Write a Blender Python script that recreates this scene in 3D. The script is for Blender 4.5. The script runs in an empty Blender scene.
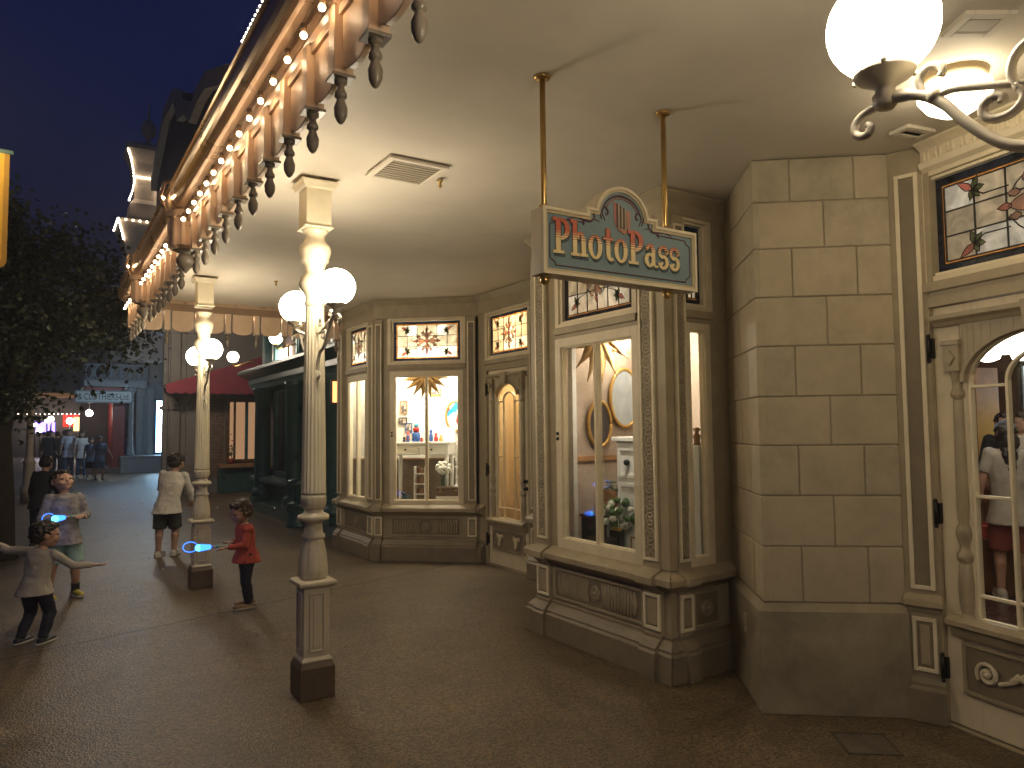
import bpy, bmesh, math, random
import numpy as np
from mathutils import Vector as V, Matrix as M4, noise
R = random.Random(7)
C = bpy.context.scene.collection
SC = bpy.context.scene
PI = math.pi

# ------------------------------------------------------------------ camera maths (measuring the photograph)
FPX, EYE = 740.0, 1.6
_a, _p, _r = math.radians(32.4), math.radians(3.5), math.radians(-0.6)
FW = V((math.sin(_a)*math.cos(_p), math.cos(_a)*math.cos(_p), math.sin(_p)))
_rt = V((math.cos(_a), -math.sin(_a), 0)); _up = _rt.cross(FW)
RT = _rt*math.cos(_r)+_up*math.sin(_r); UP = _up*math.cos(_r)-_rt*math.sin(_r)
O = V((0, 0, EYE))
def ray(x, y): return FW+RT*((x-512)/FPX)-UP*((y-384)/FPX)
def at(x, y, X=None, Y=None, Z=None):
    d = ray(x, y)
    t = X/d.x if X is not None else (Y/d.y if Y is not None else (Z-EYE)/d.z)
    return O+d*t

# ------------------------------------------------------------------ materials
MATS = {}
def mat(name, col, rough=.5, metal=0., var=.10, scale=6., bump=.0, bscale=60., spec=.5, emit=None, es=0., coat=0.):
    if name in MATS: return MATS[name]
    m = bpy.data.materials.new(name); m.use_nodes = True; nt = m.node_tree; b = nt.nodes['Principled BSDF']
    b.inputs['Roughness'].default_value = rough; b.inputs['Metallic'].default_value = metal
    b.inputs['Specular IOR Level'].default_value = spec
    b.inputs['Base Color'].default_value = (*col, 1)
    tc = nt.nodes.new('ShaderNodeTexCoord')
    if var > 0:
        n = nt.nodes.new('ShaderNodeTexNoise'); n.inputs['Scale'].default_value = scale; n.inputs['Detail'].default_value = 5; n.inputs['Roughness'].default_value = .65
        nt.links.new(tc.outputs['Object'], n.inputs['Vector'])
        r = nt.nodes.new('ShaderNodeValToRGB')
        r.color_ramp.elements[0].position = .3; r.color_ramp.elements[1].position = .7
        r.color_ramp.elements[0].color = (*[c*(1-var*1.6) for c in col], 1); r.color_ramp.elements[1].color = (*[min(1, c*(1+var)) for c in col], 1)
        nt.links.new(n.outputs['Fac'], r.inputs['Fac']); nt.links.new(r.outputs['Color'], b.inputs['Base Color'])
        mr = nt.nodes.new('ShaderNodeMapRange'); mr.inputs['To Min'].default_value = max(.05, rough-.1); mr.inputs['To Max'].default_value = min(1, rough+.12)
        nt.links.new(n.outputs['Fac'], mr.inputs['Value']); nt.links.new(mr.outputs['Result'], b.inputs['Roughness'])
    if bump > 0:
        n2 = nt.nodes.new('ShaderNodeTexNoise'); n2.inputs['Scale'].default_value = bscale; n2.inputs['Detail'].default_value = 4
        nt.links.new(tc.outputs['Object'], n2.inputs['Vector'])
        bp = nt.nodes.new('ShaderNodeBump'); bp.inputs['Strength'].default_value = bump; bp.inputs['Distance'].default_value = .01
        nt.links.new(n2.outputs['Fac'], bp.inputs['Height']); nt.links.new(bp.outputs['Normal'], b.inputs['Normal'])
    if emit:
        b.inputs['Emission Color'].default_value = (*emit, 1); b.inputs['Emission Strength'].default_value = es
    MATS[name] = m; return m
def lamp_mat(name, col, s):
    m = bpy.data.materials.new(name); m.use_nodes = True; nt = m.node_tree; nt.nodes.clear()
    e = nt.nodes.new('ShaderNodeEmission'); e.inputs['Color'].default_value = (*col, 1); e.inputs['Strength'].default_value = s
    o = nt.nodes.new('ShaderNodeOutputMaterial'); nt.links.new(e.outputs[0], o.inputs[0]); MATS[name] = m; return m
def clear_glass(name, tint=(.96, .97, .96), gl=.06):
    m = bpy.data.materials.new(name); m.use_nodes = True; nt = m.node_tree; nt.nodes.clear()
    t = nt.nodes.new('ShaderNodeBsdfTransparent'); t.inputs['Color'].default_value = (*tint, 1)
    g = nt.nodes.new('ShaderNodeBsdfGlossy'); g.inputs['Roughness'].default_value = .03
    f = nt.nodes.new('ShaderNodeLayerWeight'); f.inputs['Blend'].default_value = .25
    mr = nt.nodes.new('ShaderNodeMapRange'); mr.inputs['To Min'].default_value = gl*.5; mr.inputs['To Max'].default_value = .22
    x = nt.nodes.new('ShaderNodeMixShader'); o = nt.nodes.new('ShaderNodeOutputMaterial')
    nt.links.new(f.outputs['Fresnel'], mr.inputs['Value']); nt.links.new(mr.outputs[0], x.inputs[0])
    nt.links.new(t.outputs[0], x.inputs[1]); nt.links.new(g.outputs[0], x.inputs[2]); nt.links.new(x.outputs[0], o.inputs[0])
    MATS[name] = m; return m
def art_glass(name, col, clear=.15, var=.25):
    m = bpy.data.materials.new(name); m.use_nodes = True; nt = m.node_tree; nt.nodes.clear()
    tc = nt.nodes.new('ShaderNodeTexCoord'); n = nt.nodes.new('ShaderNodeTexNoise'); n.inputs['Scale'].default_value = 9; n.inputs['Detail'].default_value = 3; n.inputs['Distortion'].default_value = 1.5
    nt.links.new(tc.outputs['Object'], n.inputs['Vector'])
    r = nt.nodes.new('ShaderNodeValToRGB'); r.color_ramp.elements[0].position = .3; r.color_ramp.elements[1].position = .7
    r.color_ramp.elements[0].color = (*[c*(1-var) for c in col], 1); r.color_ramp.elements[1].color = (*[min(1, c*(1+var)) for c in col], 1)
    nt.links.new(n.outputs['Fac'], r.inputs['Fac'])
    t = nt.nodes.new('ShaderNodeBsdfTranslucent'); d = nt.nodes.new('ShaderNodeBsdfDiffuse'); tr = nt.nodes.new('ShaderNodeBsdfTransparent'); g = nt.nodes.new('ShaderNodeBsdfGlossy')
    g.inputs['Roughness'].default_value = .12
    for q in (t, d, tr): nt.links.new(r.outputs['Color'], q.inputs['Color'])
    def mix(a, b, f):
        x = nt.nodes.new('ShaderNodeMixShader'); x.inputs[0].default_value = f
        nt.links.new(a.outputs[0], x.inputs[1]); nt.links.new(b.outputs[0], x.inputs[2]); return x
    o = nt.nodes.new('ShaderNodeOutputMaterial')
    nt.links.new(mix(mix(mix(t, d, .2), tr, clear), g, .05).outputs[0], o.inputs[0]); MATS[name] = m; return m

# ------------------------------------------------------------------ mesh builder
class MB:
    def __init__(s, M=None): s.v = []; s.f = []; s.m = []; s.sm = []; s.mats = []; s.M = M or M4.Identity(4)
    def mi(s, m):
        if m not in s.mats: s.mats.append(m)
        return s.mats.index(m)
    def add(s, vs, fs, m, smooth=False, T=None):
        T = s.M @ T if T is not None else s.M
        b = len(s.v); s.v += [T @ V(p) for p in vs]; i = s.mi(m)
        for f in fs: s.f.append([b+k for k in f]); s.m.append(i); s.sm.append(smooth)
        return s
    def box(s, x0, x1, y0, y1, z0, z1, m, T=None):
        return s.add([(x0,y0,z0),(x1,y0,z0),(x1,y1,z0),(x0,y1,z0),(x0,y0,z1),(x1,y0,z1),(x1,y1,z1),(x0,y1,z1)],
                     [(3,2,1,0),(4,5,6,7),(0,1,5,4),(1,2,6,5),(2,3,7,6),(3,0,4,7)], m, False, T)
    def rect(s, x0, x1, z0, z1, w, y0, y1, m, wb=None, wt=None):      # ring frame in the x-z plane
        wb = w if wb is None else wb; wt = w if wt is None else wt
        s.box(x0, x0+w, y0, y1, z0, z1, m); s.box(x1-w, x1, y0, y1, z0, z1, m)
        s.box(x0+w, x1-w, y0, y1, z0, z0+wb, m); s.box(x0+w, x1-w, y0, y1, z1-wt, z1, m); return s
    def prism(s, poly, y0, y1, m, T=None, smooth=False):              # polygon in x-z, thickness along y
        n = len(poly); vs = [(x, y0, z) for x, z in poly]+[(x, y1, z) for x, z in poly]
        fs = [tuple(range(n)), tuple(range(2*n-1, n-1, -1))]+[((i+1) % n, i, n+i, n+(i+1) % n) for i in range(n)]
        return s.add(vs, fs, m, smooth, T)
    def strip(s, a, b, y0, y1, m, T=None):                            # band between two polylines in x-z
        for i in range(len(a)-1): s.prism([a[i], a[i+1], b[i+1], b[i]], y0, y1, m, T)
        return s
    def mould(s, x0, x1, prof, m, k0=0, k1=0):                        # profile (y, z) swept along x with mitred ends
        n = len(prof); vs = [(x0-k0*(-y), y, z) for y, z in prof]+[(x1+k1*(-y), y, z) for y, z in prof]
        fs = [tuple(range(n-1, -1, -1)), tuple(range(n, 2*n))]+[(i, (i+1) % n, n+(i+1) % n, n+i) for i in range(n)]
        return s.add(vs, fs, m)
    def lathe(s, prof, m, seg=24, T=None, flute=None, smooth=True):   # profile (r, z)
        vs = []; fs = []; n = len(prof)
        for r, z in prof:
            for k in range(seg):
                a = 2*PI*k/seg; rr = r*(1+(flute(k, z) if flute else 0)); vs.append((rr*math.cos(a), rr*math.sin(a), z))
        for i in range(n-1):
            for k in range(seg):
                q = (k+1) % seg; fs.append((i*seg+k, i*seg+q, (i+1)*seg+q, (i+1)*seg+k))
        fs.append(tuple(range(seg-1, -1, -1))); fs.append(tuple(range((n-1)*seg, n*seg)))
        return s.add(vs, fs, m, smooth, T)
    def ball(s, c, r, m, seg=16, rings=10, T=None):
        r = r if isinstance(r, (tuple, list)) else (r, r, r); L = M4.Translation(c) @ M4.Diagonal((*r, 1))
        p = [(max(1e-4, math.sin(PI*i/rings)), -math.cos(PI*i/rings)) for i in range(rings+1)]
        return s.lathe(p, m, seg, (T @ L) if T is not None else L)
    def tube(s, pts, rad, m, seg=8, T=None):
        pts = [V(p) for p in pts]; n = len(pts); rad = rad if isinstance(rad, (list, tuple)) else [rad]*n
        vs = []; fs = []; up = V((.31, .17, .93)).normalized(); pu = None
        for i in range(n):
            t = (pts[min(i+1, n-1)]-pts[max(i-1, 0)]).normalized()
            u = (pu-t*pu.dot(t)) if pu is not None else t.cross(up)
            if u.length < 1e-5: u = t.cross(V((1, 0, 0)))
            u.normalize(); pu = u; w = t.cross(u)
            for k in range(seg):
                a = 2*PI*k/seg; vs.append(pts[i]+(u*math.cos(a)+w*math.sin(a))*rad[i])
        for i in range(n-1):
            for k in range(seg):
                q = (k+1) % seg; fs.append((i*seg+k, i*seg+q, (i+1)*seg+q, (i+1)*seg+k))
        fs.append(tuple(range(seg-1, -1, -1))); fs.append(tuple(range((n-1)*seg, n*seg)))
        return s.add(vs, fs, m, True, T)
    def cone(s, a, b, ra, rb, m, seg=14, cap=(True, True)):           # tapered limb, round or flat ends
        a = V(a); b = V(b); d = b-a; L = d.length; q = d.to_track_quat('Z', 'Y').to_matrix().to_4x4(); p = []
        if cap[0]: p += [(max(1e-4, ra*math.cos(t)), -ra*math.sin(t)) for t in (PI/2, PI/3, PI/6)]
        p += [(ra, 0), (rb, L)]
        if cap[1]: p += [(max(1e-4, rb*math.cos(t)), L+rb*math.sin(t)) for t in (PI/6, PI/3, PI/2)]
        return s.lathe(p, m, seg, M4.Translation(a) @ q)
    def mesh(s, name):
        me = bpy.data.meshes.new(name); me.from_pydata([tuple(p) for p in s.v], [], s.f)
        for m in s.mats: me.materials.append(m)
        me.polygons.foreach_set('material_index', s.m); me.polygons.foreach_set('use_smooth', s.sm); me.update(); return me
    def build(s, name, parent=None, bevel=0., fix=False):
        me = s.mesh(name)
        if fix:
            bm = bmesh.new(); bm.from_mesh(me); bmesh.ops.recalc_face_normals(bm, faces=bm.faces); bm.to_mesh(me); bm.free()
        o = bpy.data.objects.new(name, me); C.objects.link(o)
        if parent is not None: o.parent = parent
        if bevel > 0:
            b = o.modifiers.new('bevel', 'BEVEL'); b.width = bevel; b.segments = 2; b.limit_method = 'ANGLE'; b.angle_limit = math.radians(50)
        return o
def tag(o, label=None, cat=None, group=None, kind=None):
    if label: o['label'] = label
    if cat: o['category'] = cat
    if group: o['group'] = group
    if kind: o['kind'] = kind
    return o
def thing(name, label, cat, loc=(0, 0, 0), rz=0, group=None):
    o = bpy.data.objects.new(name, None); o.empty_display_size = .1; C.objects.link(o); o.location = loc; o.rotation_euler = (0, 0, rz)
    return tag(o, label, cat, group)
def copy_tree(o, parent=None):
    c = o.copy(); C.objects.link(c); c.parent = parent
    for ch in list(o.children): copy_tree(ch, c)
    return c
def Fr(P, u):                                                         # wall frame: x along the wall, y inwards, z up
    u = V((u[0], u[1], 0)).normalized(); y = V((0, 0, 1)).cross(u)
    return M4(((u.x, y.x, 0, P[0]), (u.y, y.y, 0, P[1]), (0, 0, 1, 0), (0, 0, 0, 1)))
def hit(F, y, px, py):                                                # where a photo point lands on a plane of a wall frame
    I = F.inverted(); o = I @ O; d = I.to_3x3() @ ray(px, py); t = (y-o.y)/d.y; q = o+d*t; return q
def Tr(x, y, z): return M4.Translation((x, y, z))
def spiral(c, r0, r1, a0, a1, n=18):
    return [(c[0]+(r0+(r1-r0)*i/n)*math.cos(a0+(a1-a0)*i/n), c[1]+(r0+(r1-r0)*i/n)*math.sin(a0+(a1-a0)*i/n)) for i in range(n+1)]
def smooth_path(pts, n=6):                                            # Catmull-Rom
    out = []; P = [V(p) for p in pts]; P = [P[0]]+P+[P[-1]]
    for i in range(1, len(P)-2):
        for k in range(n):
            t = k/n; a, b, c, d = P[i-1:i+3]
            out.append(.5*((2*b)+(c-a)*t+(2*a-5*b+4*c-d)*t*t+(3*b-a-3*c+d)*t*t*t))
    return out+[P[-2]]

# paints and surfaces
cream = mat('cream paint', (.68, .585, .41), .42, var=.07, bump=.08, bscale=25)
pale = mat('pale cream trim', (.74, .65, .46), .4, var=.06, bump=.06, bscale=25)
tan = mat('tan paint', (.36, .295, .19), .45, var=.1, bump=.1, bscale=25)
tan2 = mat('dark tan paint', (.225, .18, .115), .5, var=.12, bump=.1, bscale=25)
stone = mat('painted stone', (.44, .37, .25), .7, var=.09, scale=5, bump=.25, bscale=90)
stone_v = [stone, mat('painted stone warm', (.46, .38, .25), .7, var=.12, scale=4, bump=.3, bscale=80), mat('painted stone cool', (.415, .355, .245), .7, var=.12, scale=6, bump=.3, bscale=95)]
stone_d = mat('stone joint', (.33, .275, .185), .85, var=.1)
stoneb = mat('stone base', (.29, .24, .155), .6, var=.24, scale=3, bump=.2, bscale=80)
plaster = mat('ceiling paint', (.67, .605, .49), .6, var=.07, scale=1.1, bump=.12, bscale=40)
colp = mat('column paint', (.72, .64, .46), .38, var=.06, bump=.05)
plinthp = mat('column plinth', (.16, .115, .07), .5, var=.15, bump=.1)
fasc = mat('fascia paint', (.60, .43, .28), .46, var=.08, scale=5, bump=.05)
fasc_d = mat('fascia moulding', (.27, .17, .10), .3, var=.1)
finp = mat('finial paint', (.20, .165, .12), .32, var=.15)
gut = mat('gutter metal', (.58, .41, .26), .28, metal=.4, var=.12, scale=3)
iron = mat('bracket paint', (.66, .60, .48), .32, metal=.0, var=.1)
brass = mat('brass', (.55, .36, .12), .3, metal=.9, var=.1)
black = mat('black metal', (.02, .018, .016), .4, metal=.5, var=.1)
white = mat('white paint', (.80, .79, .75), .5, var=.03)
lead = mat('lead came', (.025, .022, .02), .5, metal=.3, var=.1)
gold = mat('gold frame', (.58, .35, .10), .35, metal=.5, var=.15, scale=12)
wood = mat('brown wood', (.16, .075, .032), .4, var=.3, scale=7)
wood2 = mat('honey wood', (.36, .19, .08), .4, var=.2, scale=6)
dark = mat('dark void', (.03, .026, .022), .8, var=.1)
greenp = mat('dark green paint', (.045, .105, .10), .3, var=.2, scale=4, bump=.08)
tealp = mat('teal paint', (.035, .13, .14), .35, var=.2)
awnr = mat('awning cloth', (.24, .03, .05), .8, var=.15, scale=3)
greyp = mat('grey facade paint', (.21, .19, .165), .55, var=.14, scale=2)
brick = mat('brick', (.20, .12, .08), .85, var=.3, scale=12, bump=.2)
purp = mat('plum facade', (.07, .045, .05), .7, var=.2, scale=2)
redp = mat('red paint', (.30, .028, .02), .45, var=.15)
glass = clear_glass('window glass')
globe_m = lamp_mat('globe light', (1.0, .86, .645), 15.)
bulb_m = lamp_mat('bulb light', (1.0, .70, .42), 22.)
far_bulb = lamp_mat('far bulb light', (1.0, .82, .6), 9.)
G_pale = art_glass('pale art glass', (.52, .49, .42), .14)
G_white = art_glass('clear art glass', (.66, .67, .65), .35)
G_rose = art_glass('rose art glass', (.72, .38, .34), .1)
G_pink = art_glass('pink art glass', (.80, .58, .50), .15)
G_green = art_glass('green art glass', (.26, .31, .15), .1)
G_blue = art_glass('blue art glass', (.04, .052, .085), .05, .6)
G_amber = art_glass('amber art glass', (.75, .48, .20), .1)

# ------------------------------------------------------------------ people: overlapping tapered volumes fused into one skin
def fuse(mb, vox, it=3, amp=0., sc=20.):
    me = mb.mesh("fuse"); o = bpy.data.objects.new('fuse', me); C.objects.link(o)
    r = o.modifiers.new('r', 'REMESH'); r.mode = 'VOXEL'; r.voxel_size = vox; r.use_smooth_shade = True
    s = o.modifiers.new('s', 'SMOOTH'); s.iterations = it; s.factor = .5
    dg = bpy.context.evaluated_depsgraph_get(); m = bpy.data.meshes.new_from_object(o.evaluated_get(dg))
    bpy.data.objects.remove(o); bpy.data.meshes.remove(me)
    if amp:
        nv = len(m.vertices); co = np.empty(nv*3, 'f'); no = np.empty(nv*3, 'f'); m.vertices.foreach_get('co', co); m.vertex_normals.foreach_get('vector', no)
        kk = np.array([noise.noise(V(p)*sc)+.5*noise.noise(V(p)*sc*2.3) for p in co.reshape(-1, 3)], 'f')*amp
        m.vertices.foreach_set('co', (co.reshape(-1, 3)+no.reshape(-1, 3)*kk[:, None]).ravel()); m.update()
    m.materials.clear(); m.materials.append(mb.mats[0]); return m
def put(name, me, parent):
    o = bpy.data.objects.new(name, me); C.objects.link(o); o.parent = parent; return o
def loft(mb, secs, m, seg=18):                                        # secs: (centre, rx, ry, rotation)
    vs = []; fs = []
    for c, rx, ry, rot in secs:
        for k in range(seg):
            a = 2*PI*k/seg; vs.append(V(c)+rot @ V((rx*math.cos(a), ry*math.sin(a), 0)))
    for i in range(len(secs)-1):
        for k in range(seg):
            q = (k+1) % seg; fs.append((i*seg+k, i*seg+q, (i+1)*seg+q, (i+1)*seg+k))
    fs.append(tuple(range(seg-1, -1, -1))); fs.append(tuple(range((len(secs)-1)*seg, len(secs)*seg)))
    mb.add(vs, fs, m, True)
def person(label, loc, rz, h, top, bottom, shoe, hair, skin=None, headf=1/6.2, lean=(0, 0), twist=0, head=(0, 0),
           arms=(((-.25, .05, -1), (-.1, .3, -1)), ((.25, .05, -1), (.1, .3, -1))), legs=(((-.04, .05, -1), (-.02, -.05, -1)), ((.04, .05, -1), (.02, -.05, -1))),
           style='short', pants='long', sleeve='long', fine=True, group=None, skirt=False, socks=None, puff=False):
    cat = 'person'; root = thing('person', label, cat, loc, rz, group)
    skin = skin or mat('skin', (.42, .24, .16), .5, var=.06)
    vox = .0058 if fine else .012
    k = h; hh = h*headf; leg = h*.47; tor = h-leg-hh*1.0-.02*h
    td = V((lean[0], lean[1], 1)).normalized()
    xax = V((math.cos(twist), math.sin(twist), 0)); yax = td.cross(xax).normalized(); xax = yax.cross(td).normalized()
    rotT = M4(((xax.x, yax.x, td.x), (xax.y, yax.y, td.y), (xax.z, yax.z, td.z)))
    rotT = rotT.to_3x3()
    pel = V((0, 0, leg)); feet = []; L = []
    for i, s in enumerate((-1, 1)):
        th, sh = [V(q).normalized() for q in legs[i]]
        hip = pel+V((s*.048*k, 0, 0)); kn = hip+th*leg*.5; an = kn+sh*leg*.46; L.append([hip, kn, an])
    dz = .035*k-min(q[2].z for q in L)
    pel.z += dz
    for q in L:
        for p in q: p.z += dz
    neck = pel+td*tor; A = []
    for i, s in enumerate((-1, 1)):
        ua, fa = [V(q).normalized() for q in arms[i]]
        shd = neck-td*.028*k+xax*(s*.09*k); el = shd+ua*.165*k; wr = el+fa*.14*k; A.append([shd, el, wr, fa])
    B = MB(); c = .0   # ---- body
    def torso(mb, m, g, lo=-.03, wide=1.0):
        loft(mb, [(pel+V((0, 0, lo*k)), .082*k*wide+g, (.064*wide*1.12)*k+g+.012*k, M4.Identity(3)), (pel+td*tor*.25, .078*k+g, .06*k+g, rotT), (pel+td*tor*.68, .092*k+g, .066*k+g, rotT),
                  (pel+td*tor*.9, .086*k+g, .054*k+g, rotT), (pel+td*(tor*.99), .04*k+g, .036*k+g, rotT)], m)
    torso(B, skin, 0)
    B.ball(pel-td*.02*k, (.08*k, .064*k, .055*k), skin)
    for hip, kn, an in L:
        B.cone(hip, kn, .05*k, .034*k, skin); B.cone(kn, an, .034*k, .021*k, skin)
        B.cone(kn*.75+an*.25+V((0, -.008*k, 0)), kn*.4+an*.6, .032*k, .024*k, skin)
        B.cone(an, an+V((0, .07*k, -.018*k)), .02*k, .015*k, skin)
    for s, (shd, el, wr, fa) in zip((-1, 1), A):
        B.cone(shd, el, .029*k, .023*k, skin); B.cone(el, wr, .0235*k, .0155*k, skin)
        side = fa.cross(V((0, 0, 1)) if abs(fa.z) < .9 else V((1, 0, 0))).normalized()*s; nrm = side.cross(fa).normalized()
        pc = wr+fa*.03*k; fr = max(.0058*k/.95, .0052); palm = .024*k
        for q in (-1.2, -.4, .4, 1.2): B.cone(wr, wr+fa*.052*k+side*q*.0125*k, .013*k, .0085*k, skin, 10)
        for q, ln in ((-1.3, .036), (-.43, .045), (.43, .042), (1.3, .032)):     # four unequal, slightly curled fingers
            p0 = wr+fa*.048*k+side*q*.0135*k; p1 = p0+(fa*.9+side*q*.12+nrm*.25)*ln*k*.55; p2 = p1+(fa*.6+nrm*.7)*ln*k*.5
            B.cone(p0, p1, fr*1.15, fr, skin, 8); B.cone(p1, p2, fr, fr*.85, skin, 8)
        t0 = wr+fa*.015*k+side*.012*k; t1 = t0+(fa*.6+side*.9+nrm*.3)*.03*k; t2 = t1+(fa*.9+nrm*.4)*.022*k
        B.cone(t0, t1, fr*1.4, fr*1.1, skin, 8); B.cone(t1, t2, fr*1.1, fr*.9, skin, 8)
    yaw, pit = head
    Hd = M4.Rotation(yaw+twist, 3, 'Z') @ M4.Rotation(pit, 3, 'X')
    B.cone(neck-td*.05*k, neck+td*.045*k, .03*k, .028*k, skin)
    hc = neck+td*(hh*.08)+Hd @ V((0, .04*hh, hh*.46))
    T4 = M4.Translation(hc) @ Hd.to_4x4()
    def hb(mb, cc, r, m): mb.ball(V(cc)*hh, tuple(q*hh for q in r), m, 16, 12, T4)
    hb(B, (0, -.05, .08), (.37, .43, .41), skin); hb(B, (0, .06, -.14), (.29, .33, .33), skin); hb(B, (0, .18, -.32), (.17, .18, .15), skin)
    for s in (-1, 1):
        hb(B, (s*.37, -.04, -.04), (.05, .08, .11), skin); hb(B, (s*.16, .24, -.14), (.13, .13, .12), skin)
        hb(B, (s*.15, .30, .07), (.12, .07, .04), skin)
    hb(B, (0, .39, -.08), (.05, .07, .05), skin); hb(B, (0, .36, .0), (.035, .05, .09), skin); hb(B, (0, .345, -.24), (.11, .06, .05), skin)
    put('body', fuse(B, vox, 4), root)
    if fine:
        for s in (-1, 1):
            e = MB(); hb(e, (s*.145, .335, .015), (.052, .03, .03), mat('eye', (.03, .02, .015), .2, var=0)); e.build('eye', root)
        e = MB(); hb(e, (0, .395, -.235), (.085, .02, .022), mat('lips', (.33, .12, .10), .5, var=0)); e.build('mouth', root)
    # ---- clothes
    T = MB(); g = .013*k
    torso(T, top, g, -.065, 1.36)
    for shd, el, wr, fa in A:
        T.ball(shd, .034*k, top)
        if puff: T.ball(shd+(el-shd)*.12, .046*k, top)
        e1 = el if sleeve == 'long' else shd+(el-shd)*.72
        T.cone(shd, e1, .035*k, .031*k, top, 14, (True, sleeve == 'long'))
        if sleeve == 'long': T.cone(el, el+(wr-el)*.9, .033*k, .025*k, top, 14, (True, False))
    put('shirt' if sleeve != 'long' else 'sweater', fuse(T, vox*1.15, 2, .0045*k, 17/k), root)
    Bt = MB(); Bt.ball(pel-td*.015*k, (.086*k, .07*k, .055*k), bottom)
    loft(Bt, [(pel-V((0, 0, .04*k)), .086*k, .070*k, M4.Identity(3)), (pel+td*.03*k, .080*k, .064*k, rotT)], bottom)
    for hip, kn, an in L:
        if pants == 'long':
            Bt.cone(hip, kn, .06*k, .043*k, bottom); Bt.cone(kn, an-V((0, 0, -.01*k)), .043*k, .033*k, bottom, 14, (True, False))
        else: Bt.cone(hip, hip+(kn-hip)*.92, .062*k, .056*k, bottom, 16, (True, False))
    put('trousers' if pants == 'long' else 'shorts', fuse(Bt, vox*1.15, 2, .005*k, 18/k), root)
    for hip, kn, an in L:
        S = MB(); z0 = an.z-.035*k
        S.cone((an.x, an.y-.022*k, z0+.024*k), (an.x, an.y+.105*k, z0+.020*k), .028*k, .025*k, shoe); S.cone((an.x, an.y-.008*k, z0+.03*k), (an.x, an.y-.004*k, z0+.052*k), .026*k, .024*k, shoe, 14, (True, False))
        S.cone((an.x, an.y, z0+.036*k), (an.x, an.y+.06*k, z0+.02*k), .022*k, .018*k, shoe)
        so = put('shoe', fuse(S, max(.005, vox), 2), root)
        so2 = MB(); loft(so2, [((an.x, an.y+.04*k, z0-.0), .033*k, .098*k, M4.Identity(3)), ((an.x, an.y+.04*k, z0+.014*k), .034*k, .10*k, M4.Identity(3))], mat('shoe sole', (.5, .48, .42), .6, var=.1)); so2.build('sole', so)
        if socks: q = MB(); q.cone(an-V((0, 0, .01*k)), an+(kn-an)*.3, .025*k, .029*k, socks, 14, (False, False)); q.build('sock', root)
    Hr = MB()
    hb(Hr, (0, -.10, .15), (.405, .43, .40), hair); hb(Hr, (0, -.20, -.02), (.37, .32, .34), hair)
    if style == 'short':
        hb(Hr, (0, .16, .36), (.28, .2, .13), hair)
    else: hb(Hr, (-.05, .12, .36), (.3, .22, .14), hair)
    if style == 'long':
        hb(Hr, (0, -.40, -.35), (.34, .2, .5), hair); hb(Hr, (0, -.48, -.85), (.30, .17, .42), hair); hb(Hr, (0, -.50, -1.25), (.22, .13, .3), hair)
        for s in (-1, 1): hb(Hr, (s*.33, -.08, -.3), (.1, .16, .4), hair)
    if style == 'bun':
        for q in range(7):
            a = q*2*PI/7; hb(Hr, (.22*math.cos(a), -.12+.22*math.sin(a), .40), (.14, .15, .13), hair)
        for s in (-1, 1): hb(Hr, (s*.36, -.03, .0), (.08, .14, .22), hair)
    put('hair', fuse(Hr, vox*1.2, 1, .012*k, 45/k), root)
    
    if fine and h < 1.4: root.scale = (1.13, 1.13, 1)
    return root, dict(pel=pel, wr=[q[2] for q in A], fa=[q[3] for q in A], hc=hc, Hd=Hd, hh=hh)
dz_ = lambda p: math.atan2(-p[0], p[1])                               # heading for a facing direction
skin1 = mat('light skin', (.46, .27, .18), .5, var=.06)
hairb = mat('black hair', (.02, .014, .01), .45, var=.3, scale=30)
hairbr = mat('brown hair', (.055, .03, .018), .5, var=.3, scale=30)
kn_white = mat('white knit', (.62, .58, .50), .9, var=.06, bump=.3, bscale=120)
kn_grey = mat('heather grey knit', (.30, .28, .27), .9, var=.35, scale=16, bump=.3, bscale=120)
kn_cream = mat('cream knit', (.40, .36, .30), .9, var=.12, bump=.3, bscale=120)
coral = mat('coral cotton', (.50, .085, .06), .85, var=.1, bump=.3, bscale=90)
navy = mat('navy cotton', (.018, .02, .034), .9, var=.2, bump=.2, bscale=90)
mint = mat('mint cotton', (.30, .46, .42), .85, var=.1, bump=.2)
olive = mat('dark olive cotton', (.045, .05, .035), .9, var=.15)
denim = mat('blue denim', (.08, .13, .22), .85, var=.2, scale=14)
yelsh = mat('yellow sneaker', (.52, .42, .05), .6, var=.3, scale=14)
whsh = mat('off white sneaker', (.50, .46, .40), .6, var=.1)
tansh = mat('tan sandal', (.25, .15, .08), .6, var=.1)
blksh = mat('dark shoe', (.03, .028, .03), .5, var=.1)
blacksock = mat('black sock', (.02, .02, .02), .9, var=.1)
tee_pale = mat('pale grey cotton', (.55, .57, .60), .9, var=.1)
tee_blue = mat('blue cotton', (.10, .15, .22), .9, var=.15)
blkc = mat('black cotton', (.02, .02, .024), .9, var=.2)
tilt = 0
# girl in coral
g_root, gi = person('small girl in coral long sleeved top and navy leggings holding a glowing bubble wand', (1.617, 7.14, 0), dz_((-.97, -.12)), .98, coral, navy, tansh, hairbr, skin1, 1/4.7,
    lean=(0, .08), head=(.25, -.3), arms=(((-.25, .25, -1), (.42, 1, -.12)), ((.30, -.30, -1), (-.5, 1, .0))), legs=(((-.06, .12, -1), (0, -.12, -1)), ((.05, -.08, -1), (.03, -.16, -1))), style='bun', puff=True)
b = MB(M4.Translation(gi['hc']) @ gi['Hd'].to_4x4()); 
for s in (-1, 1): b.ball((s*.025, .0, .062+.012), (.026, .01, .014), kn_white)
b.ball((0, .004, .074), .008, kn_white); b.build('hair_bow', g_root)
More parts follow.
